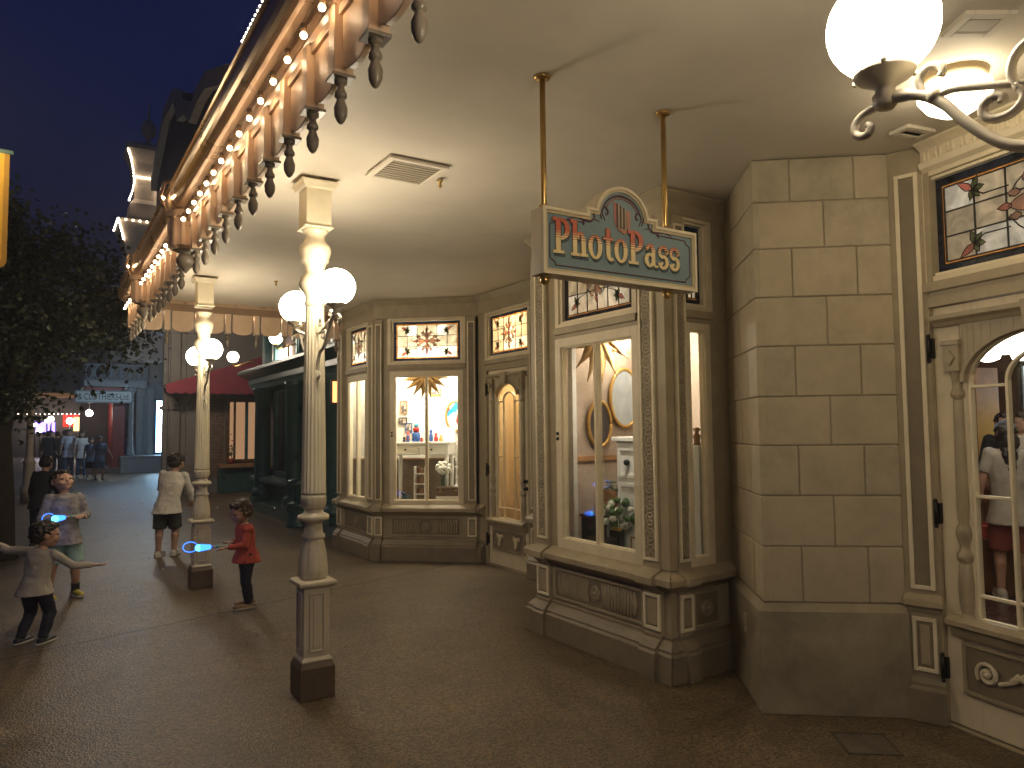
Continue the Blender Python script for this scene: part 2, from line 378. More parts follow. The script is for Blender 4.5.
# boy facing away, arms spread
s_root, si = person('toddler in cream sweater and navy trousers, arms flung wide, seen from behind', (-.02, 6.87, 0), dz_((.62, .78)), .95, kn_cream, navy, blksh, hairb, skin1, 1/4.7,
    lean=(.10, .10), head=(-.75, -.1), arms=(((-1, -.15, .06), (-.85, .3, .32)), ((.75, .35, -.7), (.75, .75, -.12))), legs=(((-.12, .3, -1), (-.02, -.5, -1)), ((.08, .35, -1), (.06, -.42, -1))))
# boy looking up
u_root, ui = person('laughing boy looking up in grey patterned sweatshirt, mint shorts and yellow sneakers', (.204, 8.62, 0), dz_((.25, -.97)), 1.24, kn_grey, mint, yelsh, hairb, skin1, 1/5.6,
    lean=(0, -.05), head=(.15, .38), arms=(((-.3, .15, -1), (.5, .95, .1)), ((.3, .1, -1), (-.55, .9, .0))), legs=(((-.1, .12, -1), (-.05, -.1, -1)), ((.1, .05, -1), (.06, -.08, -1))), pants='shorts', socks=blacksock)
# boy in white seen from behind
w_root, wi = person('boy in white sweater and dark shorts, back turned, beside the farther lamp column', (1.40, 10.64, 0), dz_((.42, .9)), 1.33, kn_white, olive, whsh, hairb, skin1, 1/6.0,
    lean=(.12, .16), head=(-.3, -.25), arms=(((-.22, .35, -1), (.1, .8, -.7)), ((.22, .35, -1), (-.1, .6, -.9))), legs=(((-.04, -.02, -1), (-.0, -.10, -1)), ((.05, .2, -1), (.0, -.15, -1))), pants='shorts')
k_root, ki = person('dark haired child in black top crouching behind the laughing boy', (.0, 12.6, 0), dz_((.4, .9)), 1.3, blkc, navy, blksh, hairb, skin1, 1/6, lean=(0, .25), head=(0, -.4), fine=False)
person('adult in pale grey shirt and light jeans walking in the distance under the trees', tuple(at(68, 477.5, Z=0)), dz_((0, -1)), 1.76, tee_pale, denim, whsh, hairb, skin1, 1/7.4, sleeve='short', fine=False)
person('woman with long dark hair, white top and blue jeans beside the adult in grey', tuple(at(81, 477.5, Z=0)), dz_((.05, -1)), 1.70, kn_white, denim, whsh, hairb, skin1, 1/7.2, sleeve='short', style='long', fine=False, legs=(((-.05, .25, -1), (-.02, .02, -1)), ((.05, -.1, -1), (.02, -.3, -1))))
person('child in blue shirt and dark shorts beside the white topped woman', tuple(at(90, 479.5, Z=0)), dz_((0, -1)), 1.45, tee_blue, navy, whsh, hairbr, skin1, 1/6.5, sleeve='short', pants='shorts', fine=False)
person('youth in blue shirt and shorts with an arm held out, nearest the red entrance', tuple(at(99, 480, Z=0)), dz_((.1, -1)), 1.52, tee_blue, denim, blksh, hairb, skin1, 1/6.6, sleeve='short', pants='shorts', fine=False,
       arms=(((-.6, .1, -1), (-.5, .3, -1)), ((.35, .1, -1), (.1, .3, -1))), legs=(((-.05, .3, -1), (0, -.1, -1)), ((.05, -.15, -1), (0, -.3, -1))))
for (x, y, d, hgt, lb) in ((.55, 36, (0, 1), 1.7, 'dark clothed adult walking away left of the couple in the distance'), (.85, 38, (0, 1), 1.75, 'dark clothed adult in the far shadow just left of the adult in pale grey'), (.22, 34, (.3, 1), 1.72, 'dark clothed adult half hidden behind the pale post')):
    person(lb, (x, y, 0), dz_(d), hgt, blkc, navy, blksh, hairb, skin1, 1/7.3, fine=False, group='dark figures in the far shadow')
# bubble wands
blue_l = lamp_mat('blue toy light', (.03, .16, 1.0), 1.3); cyan_l = lamp_mat('cyan toy light', (.05, .42, 1.0), 2.0)
wandm = mat('clear plastic handle', (.45, .5, .45), .25, var=.1); aqua = mat('aqua plastic', (.10, .42, .42), .3, var=.1)
def wand(label, a, b):
    a = V(a); b = V(b); t = thing('bubble_wand', label, 'bubble wand', a); d = b-a; n = d.normalized()
    m = MB(); m.tube([(0, 0, 0), d*.25, d*.62], [.012, .013, .011], wandm); m.tube([d*.02, d*.1], .016, aqua); m.tube([d*.34, d*.4], .016, aqua); m.build('handle', t)
    m = MB(); m.cone(d*.6, d*.82, .022, .032, blue_l); m.build('light_body', t)
    m = MB(); m.ball(d*.86, (.034, .034, .03), cyan_l); m.build('light_tip', t)
    u = n.cross(V((0, 0, 1))).normalized(); w = u.cross(n); pts = [d*.9+n*(.05+.05*math.cos(q*PI/8))*1.2+w*.045*math.sin(q*PI/8)+w*.012 for q in range(17)]
    m = MB(); m.tube(pts, .0028, blue_l, 6); m.build('loop', t); return t
def wpt(root, info, i):
    M = M4.Translation(root.location) @ M4.Rotation(root.rotation_euler.z, 4, 'Z'); return M @ (info['wr'][i]+info['fa'][i]*.05)
hl = wpt(g_root, gi, 0); hr = wpt(g_root, gi, 1); hr = (hl+hr)*.5; dd = V((-.93, .22, -.02))
wand('bubble wand with blue light and pale handle held out by the girl in coral', hr-dd.normalized()*.045, hr+dd.normalized()*.27)
hl = wpt(u_root, ui, 0); tip = at(38, 521, Y=8.2); dd = (tip-hl)
wand('bubble wand glowing blue in the hands of the boy looking up', hl-dd.normalized()*.03, hl+dd.normalized()*.28)

# ------------------------------------------------------------------ the shop front
H = 3.165
shop = thing('corner_shop', 'cream and tan panelled corner shop with lit bay windows and a pale block wall', 'building')
A0, A1, A2 = (3.54, 10.12), (3.54, 8.80), (4.53, 7.915)
def HZ(Y): return H+.085*max(0., min(1., (Y-3.6)/3.4))
B0, B1, B2 = (3.40, 5.0), (3.40, 3.50), (4.08, 3.53)
def flen(a, b): return math.hypot(b[0]-a[0], b[1]-a[1])
def wall(a, b): return Fr(a, (b[0]-a[0], b[1]-a[1])), flen(a, b)
FA1, LA1 = wall(A0, A1); FA2, LA2 = wall(A1, A2); FD, LD = wall(A2, (4.53, 5.0)); FBL, LBL = wall((4.53, 5.0), B0); FB1, LB1 = wall(B0, B1); FB2, LB2 = wall(B1, B2)
BASE = [(0.04, 0), (-.075, 0), (-.075, .17), (-.06, .185), (-.06, .20), (-.03, .235), (-.012, .25), (-.012, .27), (0, .275), (.04, .275)]
SILL = [(.04, .545), (0, .545), (-.012, .555), (-.03, .575), (-.055, .59), (-.085, .60), (-.085, .64), (-.07, .655), (-.03, .672), (0, .69), (.04, .69)]
CORN = [(.04, 3.0), (0, 3.0), (-.01, 3.02), (-.012, 3.09), (-.035, 3.12), (-.06, 3.15), (-.06, H-.002), (.04, H-.002)]
CORA = [(y, z+(.083 if z > 3.05 else 0)) for y, z in CORN]
def dadowall(F, L, k0, k1, cor=None):                       # plinth, dado, sill and cornice of one wall
    m = MB(F); m.mould(0, L, BASE, tan2, k0, k1); m.build('plinth', shop, .004, True)
    m = MB(F); m.box(0, L, 0, .04, .275, .545, tan); m.build('dado', shop)
    m = MB(F); m.mould(0, L, SILL, tan, k0, k1); m.build('sill', shop, .003, True)
    m = MB(F); m.mould(0, L, cor or CORN, tan, k0, k1); m.build('cornice', shop, .003, True)
def rosette(m, x, z, y, r, mt, T=None):
    for q in range(8):
        a = q*PI/4; m.ball((x+.55*r*math.cos(a), y, z+.55*r*math.sin(a)), (.3*r, .012, .3*r), mt, 8, 6, T)
    m.ball((x, y-.004, z), (.32*r, .02, .32*r), mt, 10, 6, T)
    m.lathe([(r*.98, 0), (r*1.02, .008), (r*.9, .012), (r*.86, 0)], mt, 20, (T or M4.Identity(4)) @ Tr(x, y+.004, z) @ M4.Rotation(PI/2, 4, 'X'))
def pilaster(F, x0, x1, orn=True, y=-.03, ztop=3.0, low=True):
    m = MB(F); m.box(x0, x1, y, .05, .69, ztop, tan)
    w = x1-x0; b = min(.018, w*.13); px0, px1 = x0+w*.07, x1-w*.07
    m.rect(px0, px1, .74, ztop-.06, b, y-.016, y+.001, pale)
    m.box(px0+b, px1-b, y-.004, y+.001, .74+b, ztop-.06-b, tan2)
    if orn:
        z = .80; cx = (px0+px1)/2; r = min(.046, (px1-px0)/2-b-.003); stp = r*2.25
        while z+r < ztop-.1:
            T = Tr(cx, y-.003, z) @ M4.Rotation(PI/2, 4, 'X')
            m.lathe([(r*.98, -.001), (r*.98, .007), (r*.72, .007), (r*.70, -.001)], tan, 12, T)
            for q in range(4):
                a = q*PI/2+PI/4; m.ball((cx+.36*r*math.cos(a), y-.006, z+.36*r*math.sin(a)), (.26*r, .007, .26*r), tan, 6, 4)
            m.ball((cx, y-.008, z), (.2*r, .008, .2*r), tan, 6, 4)
            for s in (-1, 1): m.box(cx+s*r*.98-.006, cx+s*r*.98+.006, y-.009, y-.002, z-.3*r, z+.3*r, tan); m.box(cx+s*r*.55-.008, cx+s*r*.55+.008, y-.008, y-.002, z+r*.95, z+r*1.3, tan)
            z += stp
    m.build('pilaster', shop, .0025)
    if low:
        m = MB(F); m.mould(x0, x1, [(p-.028, z) for p, z in BASE if p < .03]+[(.03, .275), (.03, 0)], tan2); m.build('plinth_block', shop, .003, True); m = MB(F); m.mould(x0, x1, [(p-.028, z+(.003 if z > .6 else -.003)) for p, z in SILL if p < .03]+[(.03, .693), (.03, .542)], tan); m.build('sill_block', shop, .003, True)
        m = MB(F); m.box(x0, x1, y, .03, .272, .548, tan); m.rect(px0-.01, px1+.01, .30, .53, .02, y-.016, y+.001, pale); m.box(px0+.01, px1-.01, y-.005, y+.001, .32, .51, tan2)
        m.box(px0+.02, px1-.02, y-.010, y+.001, .335, .495, tan)
        m.build('pilaster_base', shop, .0025)
def dado_panel(F, x0, x1, kind):
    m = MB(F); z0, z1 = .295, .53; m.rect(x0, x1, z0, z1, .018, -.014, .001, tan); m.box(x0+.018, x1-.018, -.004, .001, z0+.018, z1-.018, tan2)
    cx = (x0+x1)/2; zc = (z0+z1)/2; h = (z1-z0)/2-.03
    if kind == 'flutes':
        n = int((x1-x0-.2)/2/.034)
        for s in (-1, 1):
            for q in range(n):
                xx = cx+s*(.075+q*.034); pts = [(xx+s*.018*math.cos(t*PI/2*1.0), -.008, zc+h*t) for t in (-1, -.6, -.2, .2, .6, 1)]
                m.tube(pts, [.006, .013, .014, .014, .013, .006], tan, 6)
    if kind in ('flutes', 'rose'): rosette(m, cx, zc, -.008, .055, tan)
    m.build('dado_panel', shop, .002)
def stained(parent, F, x0, x1, z0, z1, y=.045, cols=6, rows=3, big=1.0, cuts=True):
    """leaded pane: dark border, amber fillet, pale quarries, rose flower in the middle and a sprig in each corner"""
    m = MB(F); w = x1-x0; h = z1-z0; b = .034*big; f = .012*big; e = .004
    R1 = random.Random(int(x0*1000)+int(F[0][3]*1000))
    n = 5
    for a0, a1, c0, c1, ax in ((x0, x1, z0, z0+b, 0), (x0, x1, z1-b, z1, 0), (x0, x0+b, z0+b, z1-b, 1), (x1-b, x1, z0+b, z1-b, 1)):
        m.box(a0, a1, y, y+e, c0, c1, G_blue)
    ix0, ix1, iz0, iz1 = x0+b, x1-b, z0+b, z1-b
    for a0, a1, c0, c1 in ((ix0, ix1, iz0, iz0+f), (ix0, ix1, iz1-f, iz1), (ix0, ix0+f, iz0+f, iz1-f), (ix1-f, ix1, iz0+f, iz1-f)): m.box(a0, a1, y, y+e, c0, c1, G_amber)
    jx0, jx1, jz0, jz1 = ix0+f, ix1-f, iz0+f, iz1-f
    cw, ch = (jx1-jx0)/cols, (jz1-jz0)/rows
    for i in range(cols):
        for j in range(rows): m.box(jx0+i*cw, jx0+(i+1)*cw, y, y+e, jz0+j*ch, jz0+(j+1)*ch, G_white if (j == 0 and i >= cols//2-1) or R1.random() < .15 else G_pale)
    L = .0032*big
    for i in range(cols+1): xx = jx0+i*cw; m.box(xx-L, xx+L, y-.006, y-.0005, jz0 if 0 < i < cols else jz0, jz1, lead)
    for j in range(rows+1): zz = jz0+j*ch; m.box(jx0, jx1, y-.0065, y-.001, zz-L, zz+L, lead)
    m.rect(ix0-L, ix1+L, iz0-L, iz1+L, 2*L, y-.007, y-.0012, lead)
    for q in range(1, 5):
        for zz in (z0+b*.5,): pass
    cx, cz = (x0+x1)/2, (z0+z1)/2; u = min(w*.5, h)*.48
    def petal(px, pz, a, l, wd, mt, lay=0):
        pts = [(0, -wd*.12), (l*.35, -wd*.5), (l*.65, -wd*.36), (l, 0), (l*.65, wd*.36), (l*.35, wd*.5), (0, wd*.12)]
        ca, sa = math.cos(a), math.sin(a); P = [(px+p*ca-q*sa, pz+p*sa+q*ca) for p, q in pts]; yy = y-.009-.002*lay
        m.prism(P, yy, yy+.0015, mt); m.tube([(p, yy-.001, q) for p, q in P+[P[0]]], L*.75, lead, 4)
    for q in range(4):
        a = q*PI/2; petal(cx+math.cos(a)*u*.14, cz+math.sin(a)*u*.14, a, u*.5, u*.34, G_pink, 0); petal(cx+math.cos(a)*u*.56, cz+math.sin(a)*u*.56, a, u*.3, u*.16, G_rose, 1)
        a += PI/4
        for s in (-1, 1): petal(cx+math.cos(a)*u*.42-s*math.sin(a)*u*.1, cz+math.sin(a)*u*.42+s*math.cos(a)*u*.1, a+s*.7, u*.26, u*.17, G_pink, 2+(s > 0))
        pts = [(cx+u*.62*math.cos(a+t), y-.010, cz+u*.62*math.sin(a+t)) for t in (-.5, -.25, 0, .25, .5)]; m.tube(pts, L*.9, lead, 4)
    m.tube([(cx+u*.13*math.cos(t*PI/6), y-.014, cz+u*.13*math.sin(t*PI/6)) for t in range(13)], L, lead, 4); m.prism([(cx+u*.11*math.cos(t*PI/4), cz+u*.11*math.sin(t*PI/4)) for t in range(8)], y-.0135, y-.012, G_rose)
    for sx in (-1, 1):
        for sz in (-1, 1):
            fx, fz = cx+sx*w*.30, cz+sz*h*.27; a = math.atan2(sz*.45, -sx*.2) if False else math.atan2(-sz*.35, -sx*1.0)
            petal(fx, fz, math.atan2(sz*.7, sx), u*.42, u*.16, G_rose, 0)
            for t, l in ((a+.5, .26), (a-.5, .24), (a+1.5, .3), (a-1.5, .22)): petal(fx, fz, t, u*l, u*.14, G_green, 1+int(t*2) % 2)
            m.tube([(fx, y-.015, fz), (fx-sx*w*.05, y-.013, fz-sz*h*.07), (cx+sx*u*.6, y-.012, cz+sz*u*.42)], L, lead, 4)
    return m.build('leaded_pane', parent)
def transom(F, x0, x1, z0, z1, **kw):
    m = MB(F); m.rect(x0-.07, x1+.07, z0-.045, z1+.05, .045, -.005, .07, cream, .03, .03); m.rect(x0-.024, x1+.024, z0-.014, z1+.019, .026, .014, .062, pale, .018, .018)
    o = m.build('transom_window', shop, .003); stained(o, F, x0, x1, z0, z1, **kw)
    m = MB(F); m.box(x0-.07, x1+.07, -.022, .06, z0-.10, z0-.046, tan); m.build('transom_rail', shop, .006)
def window(F, x0, x1, z0, z1, w=.065, mull=True, latch='left'):
    m = MB(F); m.rect(x0, x1, z0, z1, w, -.004, .06, cream, w*1.1, w*1.0); m.rect(x0+w-.002, x1-w+.002, z0+w*1.1-.002, z1-w+.002, .012, .012, .05, pale)
    if mull: cx = (x0+x1)/2; m.box(cx-.017, cx+.017, .004, .052, z0+w, z1-w, cream); m.box(cx-.007, cx+.007, -.004, .02, z0+w+.01, z1-w-.01, pale)
    o = m.build('window', shop, .003)
    m = MB(F); m.box(x0+w+.006, x1-w-.006, .030, .034, z0+w, z1-w, glass); m.build('pane', o)
    if latch:
        xx = x0+w*.45; m = MB(F); zc = z0+(z1-z0)*.53
        for dz in (-.018, .022): m.ball((xx, -.012, zc+dz), (.012, .012, .014), black, 10, 8)
        m.build('latch', o)
def solid(F, x0, x1, z0, z1, mt, y0=0., y1=.06): m = MB(F); m.box(x0, x1, y0, y1, z0, z1, mt); return m
# Bay A, street side
dadowall(FA1, LA1, 0, .415, CORA); dadowall(FA2, LA2, .415, -.41, CORA)
pilaster(FA1, .0, .17); pilaster(FA1, LA1-.17, LA1, True); pilaster(FA2, 0, .10, False); pilaster(FA2, LA2-.135, LA2-.025, True)
window(FA1, .30, LA1-.29, .66, 2.34, mull=True, latch=None); transom(FA1, .34, LA1-.33, 2.47, 2.97, cols=5)
m = solid(FA1, .17, .302, .69, 3.0, tan); m.box(LA1-.292, LA1-.17, 0, .06, .69, 3.0, tan); m.box(.30, LA1-.29, 0, .06, 2.34, 2.40, tan); m.build('wall', shop)
dado_panel(FA1, .21, LA1-.21, 'rose')
window(FA2, .19, 1.135, .66, 2.34); transom(FA2, .23, 1.10, 2.47, 2.97, cols=6)
m = solid(FA2, .10, .192, .69, 3.0, tan); m.box(1.133, LA2-.13, 0, .06, .69, 3.0, tan); m.box(.19, 1.135, 0, .06, 2.34, 2.40, tan); m.build('wall', shop)
dado_panel(FA2, .21, 1.10, 'flutes')
# entrance wall between the bays
m = MB(FD); m.mould(0, .16, BASE, tan2, -.41, 0); m.build('plinth', shop, .004, True); m = MB(FD); m.mould(1.15, LD, BASE, tan2, 0, -1); m.build('plinth', shop, .004, True)
m = MB(FD); m.mould(0, .145, SILL, tan, -.41, 0); m.build('sill', shop, .003, True); m = MB(FD); m.mould(1.16, LD, SILL, tan, 0, -1); m.build('sill', shop, .003, True)
m = MB(FD); m.box(0, .145, 0, .05, .275, .545, tan); m.build('dado', shop); m = MB(FD); m.box(1.16, LD, 0, .05, .275, .545, tan); m.build('dado', shop)
m = MB(FD); m.mould(0, LD, CORA, tan, -.41, -1); m.build('cornice', shop, .003, True)
m = solid(FD, 0, .165, .69, 3.0, tan); m.box(1.155, LD, 0, .06, .69, 3.0, tan); m.box(.165, 1.155, 0, .06, 2.36, 2.40, tan); m.build('wall', shop)
transom(FD, .24, 1.09, 2.48, 2.97, cols=6)
pilaster(FD, 1.19, 1.39); pilaster(FD, 1.41, 1.60)
def door(F, x0, x1, z1, tag_hinge=-1, arch=True, colx=(.115, .115), gl=(.20, .20), scroll='faces', zs=.56, label=None):
    """glazed shop door: stiles, turned colonettes, arched glass with a smaller arched muntin, sill moulding, carved panel"""
    D = bpy.data.objects.new('door', None); C.objects.link(D); D.parent = shop
    w = x1-x0; cx = (x0+x1)/2; ga, gb = x0+gl[0], x1-gl[1]; hw = (gb-ga)/2; zt = z1-.16; zsp = zt-hw*.62
    m = MB(F); y0, y1 = .015, .06
    m.box(x0, ga, y0, y1, .02, z1, cream); m.box(gb, x1, y0, y1, .02, z1, cream); m.box(ga, gb, y0, y1, .02, zs, cream)
    N = 20; arc = [(cx-hw*math.cos(PI*i/N), zsp+(zt-zsp)*math.sin(PI*i/N)) for i in range(N+1)]
    m.strip(arc, [(p, z1) for p, q in arc], y0, y1, cream); m.build('leaf', D, .003)
    m = MB(F); y2, y3 = .02, .052; t = .016
    m.box(ga, ga+t, y2, y3, zs, zsp, pale); m.box(gb-t, gb, y2, y3, zs, zsp, pale); m.box(ga+t, gb-t, y2, y3, zs, zs+t, pale)
    s1 = [(cx-(hw-t)*math.cos(PI*i/N), zsp+(zt-zsp-t)*math.sin(PI*i/N)) for i in range(N+1)]; m.strip(arc, s1, y2, y3, pale)
    ih = hw*.52; zi = zt-.10; zsi = zi-ih*.75; a1 = [(cx-ih*math.cos(PI*i/N), zsi+(zi-zsi)*math.sin(PI*i/N)) for i in range(N+1)]; a2 = [(cx-(ih-t)*math.cos(PI*i/N), zsi+(zi-zsi-t)*math.sin(PI*i/N)) for i in range(N+1)]
    m.strip(a1, a2, y2+.002, y3-.002, pale)
    for s in (-1, 1):
        xa = cx+s*ih; m.box(min(xa, xa-s*t), max(xa, xa-s*t), y2+.002, y3-.002, zs+t, zsi, pale)
        xb = cx+s*(hw-t)
        for zz in (zs+.13, zs+(zsi-zs)*.52, zsi-.02): m.box(min(xa, xb), max(xa, xb), y2+.004, y3-.004, zz-t/2, zz+t/2, pale)
    m.box(cx-ih+t, cx+ih-t, y2+.004, y3-.004, zs+.122, zs+.138, pale); m.build('glazing_bars', D, .002)
    m = MB(F); P = [(ga+.004, zs+.004), (gb-.004, zs+.004)]+[(cx+(hw-.004)*math.cos(PI*i/N), zsp+(zt-.004-zsp)*math.sin(PI*i/N)) for i in range(N+1)]; m.prism(P, .034, .038, glass); m.build('pane', D)
    for s, off in ((-1, colx[0]), (1, colx[1])):
        m = MB(F); xc = x0+off if s < 0 else x1-off; h0, h1 = zs-.02, zsp+.06; hh = h1-h0
        prof = [(.036, 0), (.036, .03), (.024, .045), (.03, .1), (.033, .2), (.026, .30), (.022, .31), (.034, .33), (.034, .36), (.022, .375), (.020, .40), (.030, .44), (.034, .46), (.03, .49), (.02, .52), (.024, .54), (.024, .56), (.026, .6), (.021, hh-.16), (.018, hh-.15), (.03, hh-.13), (.03, hh-.11), (.019, hh-.09), (.024, hh-.03), (.034, hh)]
        m.lathe([(p*1.25, q) for p, q in prof], tan, 16, Tr(xc, .012, h0)); m.box(xc-.045, xc+.045, -.035, .03, h1, h1+.14, tan); m.box(xc-.052, xc+.052, -.042, .03, h1+.14, h1+.165, tan)
        m.prism([(xc, h1+.03), (xc+.028, h1+.07), (xc, h1+.11), (xc-.028, h1+.07)], -.048, -.034, tan); m.build('colonette', D, .002)
    m = MB(F); ho = hw+.01; a3 = [(cx-ho*math.cos(PI*i/N), zsp+(zt-zsp+.008)*math.sin(PI*i/N)) for i in range(N+1)]; zt2 = zsp+.06+.14
    zt2 = max(zt2, zt+.05); m.strip(a3, [(p, zt2) for p, q in a3], -.014, .014, tan)
    a4 = [(cx-(ho-.022)*math.cos(PI*i/N), zsp+(zt-zsp-.014)*math.sin(PI*i/N)) for i in range(N+1)]; m.strip(a3, a4, -.026, .01, tan)
    m.mould(x0+.03, x1-.03, [(.014, zt2), (-.02, zt2), (-.03, zt2+.02), (-.055, zt2+.035), (-.055, zt2+.06), (.014, zt2+.06)], tan)
    m.prism([(cx-.05, zt-.01), (cx+.05, zt-.01), (cx+.065, zt2+.07), (cx-.065, zt2+.07)], -.062, -.014, tan); m.build('arch_hood', D, .002, True)
    m = MB(F); m.mould(x0+.05, x1-.05, [(.014, zs-.10), (-.012, zs-.10), (-.025, zs-.07), (-.03, zs-.05), (-.06, zs-.035), (-.06, zs-.01), (-.02, zs+.012), (.014, zs+.012)], tan); m.build('lock_rail', D, .002, True)
    m = MB(F); p0, p1 = x0+.10, x1-.10; m.rect(p0, p1, .20, zs-.12, .018, -.008, .016, tan); m.box(p0+.018, p1-.018, .004, .016, .218, zs-.138, tan2)
    zc = (.2+zs-.12)/2
    if scroll == 'faces':
        for s in (-1, 1):
            xx = cx+s*(p1-p0)*.26; m.ball((xx, -.004, zc+.01), (.038, .022, .05), cream, 12, 8); m.ball((xx, -.012, zc-.045), (.026, .014, .026), cream, 10, 6)
            for q in (-1, 1): m.tube([(xx+q*.02, -.004, zc+.03), (xx+q*.055, -.008, zc+.06), (xx+q*.07, -.006, zc+.03), (xx+q*.05, -.006, zc+.02)], [.012, .012, .009, .005], cream, 6)
    else:
        for s in (-1, 1):
            sx = cx+s*(p1-p0)*.36
            m.tube([(sx+(-s)*(a-sx), -.006, b) if False else (a, -.008, b) for a, b in spiral((sx, zc), .012, .062, 0 if s < 0 else PI, (0 if s < 0 else PI)+s*-1*PI*3.2, 26)], [.010+.004*math.sin(i/26*PI) for i in range(27)], cream, 6)
            m.tube(smooth_path([(sx-s*.06, -.006, zc-.03), (sx-s*.13, -.008, zc+.0), (sx-s*.19, -.008, zc+.03), (cx+s*.03, -.008, zc-.01)]), .012, cream, 6)
            for q in range(4): m.tube([(sx-s*(.12+.03*q), -.008, zc+.01*q), (sx-s*(.16+.03*q), -.010, zc+.045+.006*q), (sx-s*(.19+.03*q), -.006, zc+.03)], [.012, .010, .004], cream, 6)
            m.ball((sx, -.01, zc), .02, cream, 10, 6)
        m.ball((cx, -.006, zc), (.03, .018, .04), cream, 10, 8)
    m.build('carved_panel', D, .002)
    hx = x0-.008 if tag_hinge < 0 else x1+.008
    for zz in (.30, 1.12, z1-.22): m = MB(F); m.box(hx-.018, hx+.016, -.008, .03, zz-.055, zz+.055, black); m.tube([(hx, -.016, zz-.06), (hx, -.016, zz+.06)], .011, black, 8); m.ball((hx, -.016, zz+.068), .012, black, 8, 6); m.ball((hx, -.016, zz-.068), .012, black, 8, 6); m.build('hinge', D)
    kx = x1-.05 if tag_hinge < 0 else x0+.05
    for dz, nm in ((-.06, 'keyhole'), (.02, 'door_knob')): m = MB(F); m.ball((kx, -.018, 1.0+dz), (.02, .026, .02), black, 10, 8); m.lathe([(.022, 0), (.022, .006)], black, 12, MB(F).M.inverted() @ F @ Tr(kx, .014, 1.0+dz) @ M4.Rotation(PI/2, 4, 'X')); m.build(nm, D)
    m = MB(F); m.rect(x0-.05, x1+.05, 0.0, z1+.06, .048, -.012, .06, tan, .012, .055); m.build('door_frame', D, .003)
    return D
door(FD, .22, 1.10, 2.30)
# Bay B
dadowall(FBL, LBL, -1, 1); dadowall(FB1, LB1, 1, 1); dadowall(FB2, LB2, 1, 0)
m = solid(FBL, 0, LBL, .69, 3.0, tan); m.build('wall', shop)
pilaster(FB1, .05, .205); pilaster(FB1, 1.285, 1.44)
m = MB(FB1); m.box(-.03, .05, -.02, .05, .69, 3.0, tan); m.box(1.44, LB1+.018, -.02, .05, .69, 3.0, tan); m.box(.205, .285, 0, .06, .69, 3.0, tan); m.box(1.245, 1.285, 0, .06, .69, 3.0, tan); m.box(.28, 1.25, 0, .06, 2.30, 2.36, tan); m.build('wall', shop)
window(FB1, .283, 1.247, .685, 2.30, w=.07); transom(FB1, .36, 1.17, 2.43, 2.97, cols=6)
dado_panel(FB1, .24, 1.25, 'flutes')
pilaster(FB2, .05, .165)
m = MB(FB2); m.box(-.0, .05, -.018, .05, .69, 3.0, tan); m.box(.165, .19, 0, .06, .69, 3.0, tan); m.box(.435, LB2, 0, .06, .69, 3.0, tan); m.box(.19, .435, 0, .06, 2.30, 2.36, tan); m.build('wall', shop)
window(FB2, .188, .437, .685, 2.30, w=.05, mull=False, latch=None); transom(FB2, .225, .40, 2.43, 2.97, cols=2)
dado_panel(FB2, .20, .46, 'rose')
# pale block wall with canted base
S0, S1, S2 = (3.49, 2.84), (4.08, 2.37), (4.05, 3.56)
FSL, LSL = wall(S2, S0); FS, LS = wall(S0, S1)
zs_ = [.608, .92, 1.205, 1.49, 1.77, 2.06, 2.345, 2.63, 2.905, H-.003]
def blocks(F, L, cutsets, ext0, ext1):
    m = MB(F); m.box(0, L, -.001, .06, .6, H-.002, stone_d)
    for i in range(9):
        c = [0]+[q for q in cutsets[i % 2]]+[L]; z0, z1 = zs_[i]+.0035, zs_[i+1]-.0035
        for j in range(len(c)-1):
            x0 = c[j]+(.003 if j else -ext0); x1 = c[j+1]-(.003 if j < len(c)-2 else -ext1); d = R.uniform(-.0015, .0015)
            m.box(x0, x1, -.009+d, .03, z0, z1, stone_v[R.choice((0, 0, 1, 2))])
    return m
m = blocks(FS, LS, ((.205, .565), (.39,)), .0, .0); m.build('block_wall', shop, .006)
m = blocks(FSL, LSL, ((.25, .70), (.48,)), .0, .012); m.build('block_wall', shop, .006)
bp_ = [(.05, 0), (-.045, 0), (-.045, .565), (-.03, .585), (-.012, .605), (.05, .605)]
m = MB(FS); m.mould(0, LS, bp_, stoneb, 1, 0); m.build('wall_base', shop, .006, True)
m = MB(FSL); m.mould(0, LSL, bp_, stoneb, 0, 1); m.build('wall_base', shop, .006, True)
m = MB(FSL); m.box(LSL-.33, LSL-.26, -.058, -.044, .36, .47, tan); m.box(LSL-.31, LSL-.28, -.062, -.056, .39, .44, tan2); m.build('outlet_cover', shop, .003)
# entrance at the right
P0 = (4.13, 2.19); ang = math.radians(12); FR = Fr(P0, (-math.sin(ang), -math.cos(ang))); LR = 2.3
FP, LP = wall((4.08, 2.37), P0)
m = MB(FP); m.box(0, LP, 0, .08, 0.0, H-.002, tan); m.rect(.035, LP-.03, .70, 3.02, .022, -.014, .001, pale); m.box(.057, LP-.052, -.004, .001, .722, 2.998, tan2); m.build('pilaster', shop, .003)
m = MB(FP); m.mould(0, LP, [(.02, .575), (-.012, .575), (-.02, .6), (-.05, .615), (-.05, .645), (-.03, .655), (-.01, .675), (.02, .675)], tan, 0, .2); m.mould(0, LP, [(.02, 0), (-.05, 0), (-.05, .17), (-.03, .185), (-.03, .2), (-.01, .225), (.02, .225)], tan2, 0, .2)
m.rect(.035, LP-.03, .26, .55, .02, -.02, .001, pale); m.box(.055, LP-.05, -.008, .001, .28, .53, tan2); m.box(.072, LP-.067, -.015, .001, .30, .51, tan); m.build('pilaster_base', shop, .003, True)
DX0, DX1 = .005, 1.205
door(FR, DX0, DX1, 2.24, -1, colx=(.135, .135), gl=(.185, .185), scroll='scrolls', zs=.585)
